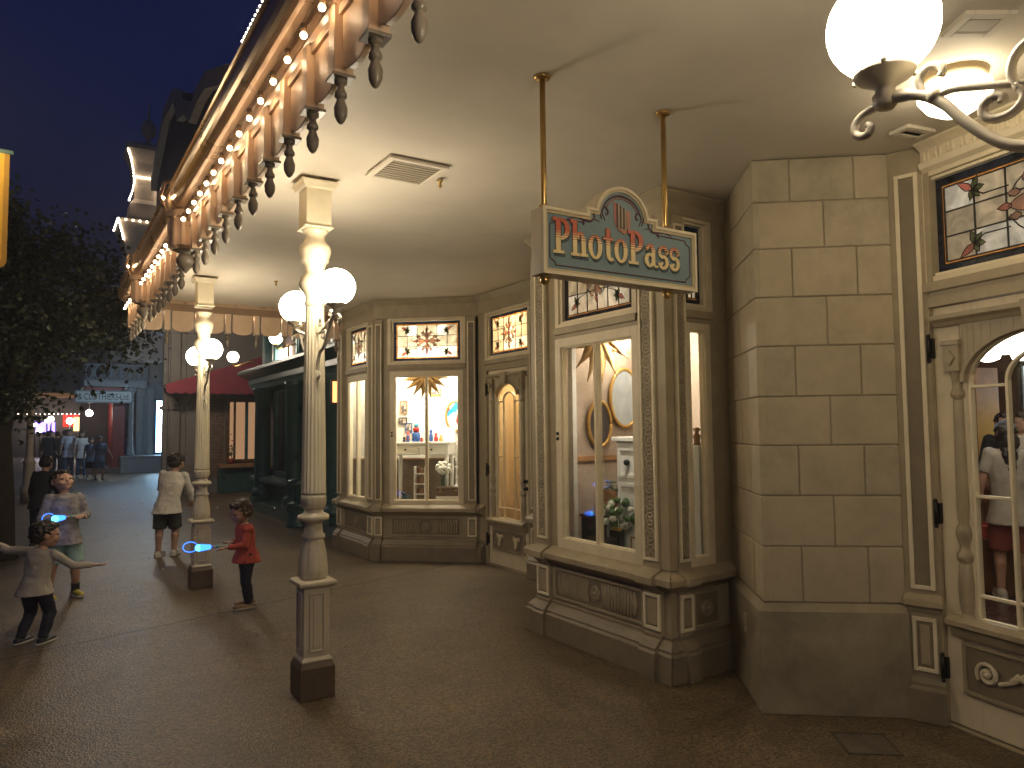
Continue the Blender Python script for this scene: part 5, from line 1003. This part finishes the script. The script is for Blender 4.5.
m = MB(FE); ax0, ax1, az0, az1 = -.18, 2.3, 2.78, 3.62; m.prism([(ax0, az0), (ax1, az0), (ax1, az1)], -.95, -.92, awnr); m.add([(ax0, -.95, az0), (ax1, -.95, az1), (ax1, -.03, az1), (ax0, -.03, az0), (ax0, -.95, az0+.03), (ax1, -.95, az1+.03), (ax1, -.03, az1+.03), (ax0, -.03, az0+.03)], [(0, 1, 2, 3), (7, 6, 5, 4), (0, 4, 5, 1), (1, 5, 6, 2), (2, 6, 7, 3), (3, 7, 4, 0)], awnr); m.build('canvas', aw)
m = MB(FE); n = 11; w = (ax1-ax0)/n
for i in range(n): m.prism([(ax0+i*w, az0+.01), (ax0+i*w, az0-.14)]+[(ax0+(i+.5)*w+w/2*math.cos(PI+PI*k/8), az0-.14-.07*math.sin(PI*k/8)) for k in range(1, 8)]+[(ax0+(i+1)*w, az0-.14), (ax0+(i+1)*w, az0+.01)], -.965, -.951, awnr)
m.build('valance', aw); m = MB(FE); m.tube([(ax0+.1, -.5, az0), (.3, -.01, 2.3)], .02, black, 6); m.build('strut', aw)
m = MB(FB); P = [(0, 5.2), (LB+.6, 5.2), (LB+.6, 9.4), (30-16.6, 9.6), (30-19.1, 10.5), (30-20.2, 10.6), (30-21.5, 10.5), (30-22.5, 11.1), (30-23.8, 11.4), (30-24.6, 12.3), (30-26.8, 12.5), (30-28.2, 11.9), (30-29.7, 11.3), (0, 11.0)]
m.prism([p for p in P if True], -.35, .3, purp); m.build('upper_front', b)
m = MB(FB); Q = P[2:]; m.strip([(x, z-.4) for x, z in Q], [(x, z+.05) for x, z in Q], -.55, -.32, mat('parapet cream', (.40, .31, .22), .6, var=.15)); m.build('parapet', b, .01)
for x in (1.5, 4, 6.5, 9): m = MB(FB); m.rect(x, x+1.3, 6, 8.6, .14, -.45, -.3, MATS['parapet cream']); m.box(x+.14, x+1.16, -.37, -.345, 6.14, 8.46, dark); m.build('upper_window', b, .01)
# corner turret with strings of bulbs
t = thing('corner_turret', 'cream corner turret outlined with strings of bulbs, ball finial on top', 'tower'); tp = mat('turret cream', (.34, .27, .20), .6, var=.1)
TX_, TY_ = 3.35, 33.5
RT45 = M4.Rotation(PI/4, 4, 'Z')
m = MB(Tr(TX_, TY_, 0)); m.lathe([(.72*1.414, 4.5), (.72*1.414, 9.0), (.8*1.414, 9.3), (1.0*1.414, 10.0), (.9*1.414, 10.15), (.62*1.414, 10.2), (.58*1.414, 10.9)], tp, 4, RT45, None, False); m.build('shaft', t, .01)
m = MB(Tr(TX_, TY_, 0)); m.lathe([(.55*1.414, 10.9), (.42*1.414, 11.1), (.40*1.414, 11.7), (.55*1.414, 12.6), (.75*1.414, 13.1), (.75*1.414, 13.3), (.3*1.414, 13.5), (.1, 13.6)], tp, 4, RT45, None, False); m.build('cap', t, .01)
m = MB(Tr(TX_+.1, TY_, 0)); m.lathe([(.1, 13.5), (.08, 13.8), (.26, 14.0), (.3, 14.25), (.2, 14.5), (.05, 14.65), (.02, 15.4)], MATS['turret cream'], 20); m.build('finial', t)
for prof in ([(.80, 9.3), (1.0, 10.0)], [(.62, 10.95), (.44, 11.75), (.56, 12.6), (.70, 13.0)]):
    for sx_ in (-1, 1):
        pts = smooth_path([(a*sx_, 0, z) for a, z in prof], 7 if len(prof) > 2 else 9)
        for q in pts: bulb(t, (TX_+q.x, TY_-abs(q.x)-.03, q.z), fb_me)
for zz, r_ in ((10.05, 1.0), (12.0, .46)):
    for k in range(9): bulb(t, (TX_-r_+2*r_*k/8, TY_-r_-.04, zz), fb_me)
for k in range(8): bulb(t, (TX_-1.03, TY_-1+2*k/7., 10.05), fb_me)
# porch with the clothiers sign
pb = mat('porch paint', (.26, .29, .28), .5, var=.1); pbl = mat('porch blue grey', (.20, .25, .27), .5, var=.1)
pr = thing('porch_building', 'blue lit porch with fretwork, columns and red inner walls at the street end', 'building'); YP = 33.6
q = at(130, 455, Y=YP); X0, X1 = at(84, 380, Y=YP).x, at(147, 380, Y=YP).x
FPp = Fr((X0, YP), (1, 0)); LP_ = X1-X0
zb_ = at(130, 387, Y=YP).z
m = MB(FPp); m.box(0, LP_, 0, 3.4, zb_, zb_+.22, pb); m.build('porch_roof', pr, .01)
m = MB(FPp); zf = zb_+.23; m.box(0, LP_, .02, .08, zf, zf+.06, pbl); m.box(0, LP_, .02, .08, zf+.60, zf+.67, pbl); n = int(LP_/.30)
for i in range(n):
    x = (i+.5)*LP_/n; m.tube([(x+.11*math.cos(a*PI/8), .05, zf+.33+.24*math.sin(a*PI/8)) for a in range(17)], .03, pbl, 6); m.box(x+LP_/n/2-.02, x+LP_/n/2+.02, .03, .07, zf+.06, zf+.60, pbl)
m.build('fretwork', pr)
xb = at(131, 430, Y=YP).x-X0; zc = at(131, 456, Y=YP).z
m = MB(FPp); m.box(xb-.35, LP_+1.9, -.1, .9, 0, zc-.08, pb); m.box(xb-.4, LP_+1.9, -.15, .95, zc-.08, zc, pb); m.build('podium', pr, .01)
for x in (xb,): z0c = zc if x == xb else 0; m = MB(FPp); m.lathe([(.16, z0c), (.16, z0c+.1), (.11, z0c+.16), (.14, z0c+.3), (.1, z0c+.42), (.085, zb_-.55), (.12, zb_-.5), (.09, zb_-.42), (.1, zb_-.3), (.17, zb_-.12), (.17, zb_)], pb, 16, Tr(x, .18, 0)); m.build('column', pr)
m = MB(FPp); m.box(0, xb-.15, 3.2, 3.4, 0, zb_, mat('porch brown wall', (.03, .012, .01), .7)); m.box(xb-.62, xb-.18, .6, 3.2, 0, zb_, redp); m.box(0, xb-.6, .5, .62, zb_-.32, zb_, redp); m.box(0, xb+.1, .3, 3.2, 0, .22, mat('porch step', (.16, .12, .09), .7)); m.box(0, xb+.1, -.0, .3, 0, .11, MATS['porch step']); m.build('entrance', pr, .01)
FW_ = Fr((X0+xb+.28, YP+.9), (1, 0)); wl = 2.4
m = MB(FW_); m.box(0, wl, 0, .2, 0, zb_+1.0, pbl); m.build('side_wall', pr)
for x in (.02, .42, 1.15, 1.75): m = MB(FW_); m.box(x, x+.2, -.12, .0, zc-.2, zb_-.02, pb); m.box(x-.04, x+.24, -.16, .0, zb_-.35, zb_-.02, pb); m.build('pilaster', pr, .01)
blue_w = lamp_mat('blue window light', (.20, .58, 1.0), 6.); blue_w2 = lamp_mat('white window light', (.75, .90, 1.0), 7.)
m = MB(FW_); m.rect(.68, 1.10, zc+.05, zb_-.45, .06, -.08, .01, mat('blue frame', (.02, .05, .16), .4)); m.box(.74, 1.04, -.012, .0, zc+.11, zb_-.51, blue_w); m.box(.82, .97, -.02, -.012, zc+.25, zb_-.65, blue_w2); m.build('lit_window', pr)
m = MB(FW_); m.rect(1.42, 1.62, zc+.15, zb_-.7, .04, -.06, .01, pbl); m.box(1.46, 1.58, -.012, .0, zc+.19, zb_-.74, blue_w); m.build('lit_window', pr)
m = MB(FPp); m.box(LP_-1.3, LP_+1.6, .6, 3.6, zb_+.22, zb_+4.2, greyp); m.build('upper_wall', pr)
for x in (LP_-.9, LP_+.3): m = MB(FPp); m.rect(x, x+.8, zb_+1.4, zb_+3.4, .1, .5, .62, pb); m.box(x+.1, x+.7, .56, .60, zb_+1.5, zb_+3.3, dark); m.build('upper_window', pr, .01)
q0 = at(76, 392, Y=YP-.3); q1 = at(131.5, 402, Y=YP-.3); z1_ = at(105, 391.5, Y=YP-.3).z; z0_ = at(105, 402, Y=YP-.3).z
sg = thing('clothiers_sign', 'pale hanging board lettered for the clothiers at the street end', 'sign', (0, 0, 0)); m = MB(); m.box(q0.x, q1.x, YP-.3, YP-.22, z0_, z1_, mat('sign pale green', (.60, .66, .60), .5, var=.06)); m.build('board', sg)
m = MB(Fr((q0.x, YP-.3), (1, 0))); m.rect(-.04, q1.x-q0.x+.04, z0_-.04, z1_+.04, .05, -.03, .09, pbl); m.build('frame', sg)
m = MB(); [m.tube([(x, YP-.26, z1_+.03), (x, YP-.26, zb_)], .02, black, 6) for x in (q0.x+.3, q1.x-.3)]; m.build('hanger', sg)
cu = bpy.data.curves.new('lettering', 'FONT'); cu.body = '& CLOTHIERS Ltd.'; cu.size = 1; cu.extrude = .01; cu.resolution_u = 3
to = bpy.data.objects.new('lettering', cu); C.objects.link(to); me = bpy.data.meshes.new_from_object(to.evaluated_get(bpy.context.evaluated_depsgraph_get())); bpy.data.objects.remove(to)
xsv = [v.co.x for v in me.vertices]; zsv = [v.co.y for v in me.vertices]; wx, hz_ = max(xsv)-min(xsv), max(zsv)-min(zsv)
lt = bpy.data.objects.new('lettering', me); C.objects.link(lt); lt.parent = sg; me.materials.append(mat('sign ink', (.02, .025, .03), .5, var=0))
lw = (q1.x-q0.x)*.93; lh = (z1_-z0_)*.62
lt.matrix_world = Tr((q0.x+q1.x)/2-lw/2, YP-.315, z0_+(z1_-z0_)*.2) @ M4.Rotation(PI/2, 4, 'X') @ M4.Diagonal((lw/wx, lh/hz_, 1, 1)) @ Tr(-min(xsv), -min(zsv), 0)
q = at(88, 413, Y=36.4); lp = thing('porch_lantern', 'bright lantern hanging in the far porch left of the red wall', 'lantern', (q.x, 35.4, at(88, 413, Y=35.4).z)); m = MB(); m.ball((0, 0, 0), .13, lamp_mat('far lantern light', (1, .88, .72), 14.), 16, 10); m.build('globe', lp); m = MB(); m.tube([(0, 0, .12), (0, 0, zb_-lp.location.z)], .015, black, 6); m.build('chain', lp)
m = MB(Fr((0, 0), (1, 0))); 
po = thing('pale_post', 'pale turned post beside the tree trunk, tree leaves over its top', 'post', (at(30, 440, Y=21).x, 21.0, 0)); m = MB(); m.lathe([(.17, 0), (.17, .35), (.13, .4), (.12, .9), (.14, .95), (.10, 1.0), (.08, 1.1), (.07, 2.1), (.10, 2.15), (.08, 2.2), (.14, 2.42), (.16, 2.45), (.16, 2.55), (.1, 2.58), (.02, 2.66)], mat('post paint', (.30, .24, .17), .5), 20, None, lambda k, z: -.05 if k % 2 and 1.05 < z < 2.12 else 0); m.build('shaft', po); 
# far end of the street
fbld = thing('far_shops', 'dark distant shops with a string of bulbs and coloured windows', 'building'); FF = Fr((-9, 62), (1, 0))
m = MB(FF); m.box(0, 12.4, 0, 6, 0, 9, mat('far dark wall', (.035, .026, .022), .8, var=.2)); m.build('wall', fbld)
m = MB(FF); m.box(0, 12.4, -.8, 0, 4.2, 4.5, wood2); m.build('fascia', fbld)
for k in range(26): bulb(fbld, (-9+5.5+k*.26, 61.1, at(50, 414, Y=61.1).z), fb_me)
q = at(45, 427, Y=61.8); pw = lamp_mat('purple window light', (.20, .12, 1.0), 2.2); m = MB(FF); m.box(q.x+9-.6, q.x+9+.6, -.05, 0, q.z-.35, q.z+.35, pw); m.build('purple_window', fbld)
q = at(71, 420, Y=61.8); m = MB(FF); m.box(q.x+9-.5, q.x+9+.5, -.05, 0, q.z-.5, q.z+.4, lamp_mat('red window light', (1, .06, .04), .35)); m.build('red_window', fbld)
q = at(77, 424, Y=61.8); m = MB(FF); m.box(q.x+9-.2, q.x+9+.2, -.07, 0, q.z-.5, q.z+.5, lamp_mat('yellow window light', (1, .7, .25), .9)); m.build('yellow_window', fbld)
for i, (px, py, r) in enumerate(((70, 421, .22), (40, 430, .16), (35, 425, .1), (47, 421, .12), (51, 419, .18))):
    q = at(px, py, Y=60.6); t = thing('street_lamp', ('globe street lamp in front of the red window', 'small lamp under the purple window', 'tiny lamp at the left end of the far shops', 'small lamp left of the awning light', 'small lamp under the bulb string')[i], 'street lamp', (q.x, 60.6, 0), 0, 'far street lamps'); m = MB(); m.ball((0, 0, q.z), r, MATS['far lantern light'], 12, 8); m.build('globe', t); m = MB(); m.tube([(0, 0, 0), (0, 0, q.z-r*.9)], .06, black, 8); m.build('post', t)
# tree
bark = mat('bark', (.035, .026, .018), .9, var=.3, scale=14, bump=.5, bscale=20); leaf = mat('night leaves', (.028, .042, .017), .55, var=.5, scale=1.3); leaf2 = mat('night leaves pale', (.038, .048, .022), .5, var=.4, scale=1.3)
def tree(label, X, Y, th, cz, rx, rz, n, seed, grp=None, tr=.13):
    r = random.Random(seed); t = thing('street_tree', label, 'tree', (X, Y, 0), 0, grp); m = MB(); pts = [(r.uniform(-.03, .03), r.uniform(-.03, .03), z) for z in (0, .15, .8, 1.6, th)]; m.tube(pts, [tr*1.6, tr*1.15, tr, tr*.9, tr*.75], bark, 12); tips = []
    for k in range(9):
        a = k*2.4+r.uniform(-.3, .3); e = r.uniform(.35, 1.2); l = r.uniform(.6, 1.0); q = V((math.cos(a)*rx*l*math.cos(e), math.sin(a)*rx*l*math.cos(e), (cz-th)+rz*l*math.sin(e)*.7)); p0 = V((0, 0, th-.1))
        m.tube([p0, p0+q*.4+V((0, 0, .15)), p0+q*.8+V((r.uniform(-.1, .1), r.uniform(-.1, .1), .1)), p0+q], [tr*.5, tr*.32, tr*.18, tr*.06], bark, 7); tips += [p0+q, p0+q*.7]
    m.build('trunk', t); m = MB(); cl = []
    for k in range(70):
        v = V((r.gauss(0, 1), r.gauss(0, 1), r.gauss(0, 1))).normalized()*(r.random()**.4); cl.append((V((v.x*rx, v.y*rx, cz+v.z*rz)), r.uniform(.22, .48)))
    for k in range(n):
        c, rad = cl[r.randrange(len(cl))]; v = V((r.gauss(0, 1), r.gauss(0, 1), r.gauss(0, .8)))*rad*.62; p = c+v; s = r.uniform(.05, .095)
        d = V((r.gauss(0, 1), r.gauss(0, 1), r.gauss(-.3, .7))).normalized(); u = d.cross(V((r.gauss(0, 1), r.gauss(0, 1), r.gauss(0, 1)))).normalized()*s*.42; w = d.cross(u).normalized()*s*.15
        m.add([p, p+d*s*.5+u+w, p+d*s, p+d*s*.5-u+w], [(0, 1, 2), (0, 2, 3)], leaf if r.random() < .7 else leaf2)
    m.build('crown', t); return t
tree('dark leafy street tree at the left edge of the pavement', -.42, 11.6, 1.9, 3.35, 1.5, 1.35, 19000, 5)
tree('darker street tree standing farther up the street behind the first', -1.9, 17.5, 2.4, 3.9, 2.1, 1.7, 11000, 9)
# banner on a street post just outside the left edge
YB = 9.0; q0 = at(10, 152, Y=YB); q1 = at(9, 262, Y=YB)
bn = thing('street_banner', 'yellow vertical street banner with rounded lower corner at the left edge', 'banner', (0, 0, 0)); yel = mat('banner yellow', (.62, .36, .03), .7, var=.08); yed = mat('banner edge', (.36, .19, .02), .7, var=.08)
xr = q0.x; m = MB(); N = 8; P = [(xr-.62, q0.z), (xr-.62, q1.z)]+[(xr-.62+.31+.31*math.sin(-PI/2+PI*i/N), q1.z-.12*math.cos(-PI/2+PI*i/N)) for i in range(1, N)]+[(xr, q1.z), (xr, q0.z)]
m.prism(P, YB-.012, YB+.012, yed); m.prism([(xr-.31+(x-xr+.31)*.86, q1.z+.5*(q0.z-q1.z)+(z-q1.z-.5*(q0.z-q1.z))*.95) for x, z in P], YB-.016, YB-.0121, yel); m.build('cloth', bn)
sp = thing('banner_post', 'dark unseen street post with added lantern, carrying the yellow banner', 'street lamp', (xr-.75, YB, 0)); m = MB(); m.lathe([(.14, 0), (.14, .3), (.07, .5), (.05, 4.6), (.09, 4.7), (.1, 4.75)], greenp, 16); m.build('shaft', sp); m = MB(); m.box(.0, .78, -.02, .02, q0.z-.03, q0.z+.01, greenp); m.build('arm', sp)
m = MB(); m.tube([(0, 0, 4.7), (.1, -.3, 4.85), (.35, -.75, 4.8)], .025, greenp, 8); m.build('lantern_arm', sp); m = MB(); m.ball((.35, -.75, 4.62), .16, lamp_mat('added lantern light', (1, .75, .42), 16.), 16, 10); m.build('globe', sp)  # unseen lantern added beyond the left edge to light the banner
# soap bubbles drifting
bub = bpy.data.materials.new('soap film'); bub.use_nodes = True; nt = bub.node_tree; nt.nodes.clear(); t1 = nt.nodes.new('ShaderNodeBsdfTransparent'); t2 = nt.nodes.new('ShaderNodeBsdfGlossy'); t2.inputs['Roughness'].default_value = .35; t2.inputs['Color'].default_value = (.95, .95, .95, 1); x1 = nt.nodes.new('ShaderNodeMixShader'); x1.inputs[0].default_value = .10; x0_ = nt.nodes.new('ShaderNodeBsdfGlossy'); x0_.inputs['Roughness'].default_value = .05; x2 = nt.nodes.new('ShaderNodeMixShader'); x2.inputs[0].default_value = .04; ou = nt.nodes.new('ShaderNodeOutputMaterial')
nt.links.new(t1.outputs[0], x1.inputs[1]); nt.links.new(t2.outputs[0], x1.inputs[2]); nt.links.new(x1.outputs[0], x2.inputs[1]); nt.links.new(x0_.outputs[0], x2.inputs[2]); nt.links.new(x2.outputs[0], ou.inputs[0])
bm_ = MB(); bm_.ball((0, 0, 0), .010, bub, 10, 8); bme = bm_.mesh('soap_bubble')
for k in range(60):
    px = R.gauss(170, 45) if k < 60 else R.uniform(90, 290); py = R.gauss(545, 28) if k < 60 else R.uniform(440, 610); p = at(px, py, Y=R.uniform(6.6, 9.5))
    if p.z < .04: continue
    o = bpy.data.objects.new('soap_bubble', bme); C.objects.link(o); o.location = p; s_ = R.uniform(.5, 1.3); o.scale = (s_,)*3; tag(o, 'tiny soap bubble drifting above the pavement between the children', 'soap bubble', 'soap bubbles drifting between the children')
q = at(866, 744, Z=0); t = thing('access_cover', 'faint square access cover in the pavement below the block wall', 'cover', (q.x, q.y, 0), .9); m = MB(); m.rect(-.13, .13, -.13, .13, .012, -.006, -.001, mat('cover rim', (.075, .06, .04), .7)); m.v = [V((p.x, p.z, -p.y)) for p in m.v]; m.build('rim', t); m = MB(); m.box(-.117, .117, -.117, .117, .001, .004, mat('cover plate', (.105, .083, .056), .5, var=.3, scale=9, bump=.4, bscale=120)); m.build('plate', t)
# light evening haze
hm = bpy.data.materials.new('air'); hm.use_nodes = True; nt = hm.node_tree; nt.nodes.clear(); pv = nt.nodes.new('ShaderNodeVolumePrincipled'); pv.inputs['Density'].default_value = .0028; pv.inputs['Color'].default_value = (.92, .94, 1, 1); pv.inputs['Anisotropy'].default_value = .3
ou = nt.nodes.new('ShaderNodeOutputMaterial'); nt.links.new(pv.outputs[0], ou.inputs['Volume'])
m = MB(); m.box(-60, 60, -30, 75, -1, 18, hm); tag(m.build('haze'), kind='stuff')
# ------------------------------------------------------------------ ground, sky, lights, camera
gm = bpy.data.materials.new('pavement'); gm.use_nodes = True; nt = gm.node_tree; b_ = nt.nodes['Principled BSDF']; tc = nt.nodes.new('ShaderNodeTexCoord')
def nz(s, d=5, r=.6): n = nt.nodes.new('ShaderNodeTexNoise'); n.inputs['Scale'].default_value = s; n.inputs['Detail'].default_value = d; n.inputs['Roughness'].default_value = r; nt.links.new(tc.outputs['Object'], n.inputs['Vector']); return n
def rmp(src, p0, c0, p1, c1): r = nt.nodes.new('ShaderNodeValToRGB'); r.color_ramp.elements[0].position = p0; r.color_ramp.elements[1].position = p1; r.color_ramp.elements[0].color = (*c0, 1); r.color_ramp.elements[1].color = (*c1, 1); nt.links.new(src, r.inputs['Fac']); return r
def mixc(a, b, f, mode='MULTIPLY'): x = nt.nodes.new('ShaderNodeMix'); x.data_type = 'RGBA'; x.blend_type = mode; x.inputs[0].default_value = f; nt.links.new(a, x.inputs[6]); nt.links.new(b, x.inputs[7]); return x.outputs[2]
n1 = nz(.8); n2 = nz(170, 2); n3 = nz(5, 6, .7); vo = nt.nodes.new('ShaderNodeTexVoronoi'); vo.inputs['Scale'].default_value = 95; nt.links.new(tc.outputs['Object'], vo.inputs['Vector'])
c = rmp(n1.outputs['Fac'], .3, (.094, .070, .042), .7, (.146, .110, .067)).outputs['Color']
c = mixc(c, rmp(n3.outputs['Fac'], .3, (.72, .72, .72), .65, (1.1, 1.1, 1.1)).outputs['Color'], .9)
sp_ = nt.nodes.new('ShaderNodeSeparateColor'); nt.links.new(vo.outputs['Color'], sp_.inputs[0]); c = mixc(c, rmp(sp_.outputs[0], .1, (.40, .40, .40), .95, (1.9, 1.8, 1.6)).outputs['Color'], .85)
v3 = nt.nodes.new('ShaderNodeTexVoronoi'); v3.inputs['Scale'].default_value = 1.7; nt.links.new(tc.outputs['Object'], v3.inputs['Vector']); c = mixc(c, rmp(v3.outputs['Distance'], .022, (.45, .43, .42), .034, (1, 1, 1)).outputs['Color'], .8); n5 = nz(1.9, 8, .72); c = mixc(c, rmp(n5.outputs['Fac'], .36, (.66, .64, .62), .50, (1, 1, 1)).outputs['Color'], .75)
w1 = nt.nodes.new('ShaderNodeSeparateXYZ'); nt.links.new(tc.outputs['Object'], w1.inputs[0])
def mth(op, a, b=None, v=None):
    q = nt.nodes.new('ShaderNodeMath'); q.operation = op; nt.links.new(a, q.inputs[0])
    if b is not None: nt.links.new(b, q.inputs[1])
    if v is not None: q.inputs[1].default_value = v
    return q.outputs[0]
e1 = mth('ADD', mth('SUBTRACT', w1.outputs['Y'], mth('MULTIPLY', w1.outputs['X'], None, .33)), mth('MULTIPLY', n3.outputs['Fac'], None, .05)); e1 = mth('ABSOLUTE', mth('SUBTRACT', e1, None, 6.60)); e1 = mth('ADD', e1, mth('MULTIPLY', n5.outputs['Fac'], None, .012)); c = mixc(c, rmp(e1, .016, (.28, .28, .28), .036, (1, 1, 1)).outputs['Color'], 1.)
nt.links.new(c, b_.inputs['Base Color']); rr_ = nt.nodes.new('ShaderNodeMapRange'); rr_.inputs['To Min'].default_value = .30; rr_.inputs['To Max'].default_value = .62; nt.links.new(n3.outputs['Fac'], rr_.inputs['Value']); nt.links.new(rr_.outputs[0], b_.inputs['Roughness'])
bp = nt.nodes.new('ShaderNodeBump'); bp.inputs['Strength'].default_value = .55; bp.inputs['Distance'].default_value = .006; nt.links.new(vo.outputs['Distance'], bp.inputs['Height']); nt.links.new(bp.outputs['Normal'], b_.inputs['Normal'])
m = MB(); m.add([(-300, -300, 0), (300, -300, 0), (300, 300, 0), (-300, 300, 0)], [(0, 1, 2, 3)], gm); tag(m.build('pavement'), kind='structure')
def pt(F, x, y, z, e, col, r=.06, nm='display_light'):
    l = bpy.data.lights.new(nm, 'POINT'); l.energy = e; l.color = col; l.shadow_soft_size = r; o = bpy.data.objects.new(nm, l); C.objects.link(o); o.location = F @ V((x, y, z)); return o
WARM = (1, .90, .74)
pt(Fr((0, 0), (1, 0)), 2.5, 29.6, 3.2, 34, (.55, .76, 1), .2, 'unseen_blue_light'); pt(Fr((0, 0), (1, 0)), 1.9, 18.0, 3.6, 40, (1, .86, .66), .2, 'facade_fill')  # unseen blue light before the porch; warm fill added to brighten the facades
pt(FA2, .55, .40, 2.36, 20, WARM); pt(FA2, .55, .80, 2.95, 1.6, WARM); pt(FA2, -.3, .8, 2.4, 6, WARM)
ds = pt(FB1, .85, .16, 2.38, 1, WARM, .05, 'display_spot'); sl_ = bpy.data.lights.new('display_spot', 'SPOT'); sl_.energy = 38; sl_.color = WARM; sl_.spot_size = math.radians(120); sl_.spot_blend = 1; sl_.shadow_soft_size = .05; ds.data = sl_; ds.rotation_euler = (FB1.to_3x3() @ V((-.35, 1., -.55))).to_track_quat('-Z', 'Y').to_euler(); pt(FB1, .75, .75, 2.95, 1.6, WARM); pt(FB1, .30, .70, 2.3, 4, WARM)  # last point is invisible fill added to brighten the bay display
pt(FD, .7, .5, 2.85, 20, (1, .8, .5)); pt(FR, .6, .9, 2.95, 10, WARM); pt(FR, -.2, 2.6, 2.9, 4, WARM, .15); pt(FR, -1.8, 5.2, 2.9, 7, WARM, .15)
W = bpy.data.worlds.new('World'); SC.world = W; W.use_nodes = True; nt = W.node_tree; bg = nt.nodes['Background']; sk = nt.nodes.new('ShaderNodeTexSky'); sk.sky_type = 'NISHITA'; sk.sun_disc = False; sk.sun_elevation = math.radians(-3.0); sk.sun_rotation = math.radians(200); sk.ozone_density = 2.5; sk.air_density = 1.0; sk.dust_density = .5
tn = nt.nodes.new('ShaderNodeMix'); tn.data_type = 'RGBA'; tn.blend_type = 'MULTIPLY'; tn.inputs[0].default_value = 1; tn.inputs[7].default_value = (.30, .74, 1.8, 1); nt.links.new(sk.outputs[0], tn.inputs[6]); nt.links.new(tn.outputs[2], bg.inputs['Color']); bg.inputs['Strength'].default_value = .085
sl = bpy.data.lights.new('moon', 'SUN'); sl.energy = .004; sl.color = (.7, .8, 1.0); sl.angle = math.radians(.5); so = bpy.data.objects.new('moon', sl); C.objects.link(so); so.rotation_euler = (math.radians(50), 0, math.radians(-60))
cam = bpy.data.cameras.new('camera'); co = bpy.data.objects.new('camera', cam); C.objects.link(co); co.matrix_world = M4(((RT.x, UP.x, -FW.x, 0), (RT.y, UP.y, -FW.y, 0), (RT.z, UP.z, -FW.z, EYE), (0, 0, 0, 1)))
cam.sensor_width = 36; cam.lens = 36*FPX/1024; cam.clip_start = .05; cam.clip_end = 2000; SC.camera = co
SC.view_settings.view_transform = 'Standard'; SC.view_settings.look = 'None'; SC.view_settings.exposure = 1.95; SC.view_settings.gamma = 1; SC.view_settings.use_curve_mapping = False
SC.render.engine = 'CYCLES'; cy = SC.cycles; cy.use_denoising = True; cy.max_bounces = 6; cy.diffuse_bounces = 3; cy.glossy_bounces = 3; cy.volume_bounces = 0; cy.transparent_max_bounces = 10; cy.use_adaptive_sampling = True; cy.adaptive_threshold = .025; cy.sample_clamp_indirect = 6; cy.caustics_reflective = False; cy.caustics_refractive = False
try: cy.denoiser = 'OPENIMAGEDENOISE'
except Exception: pass
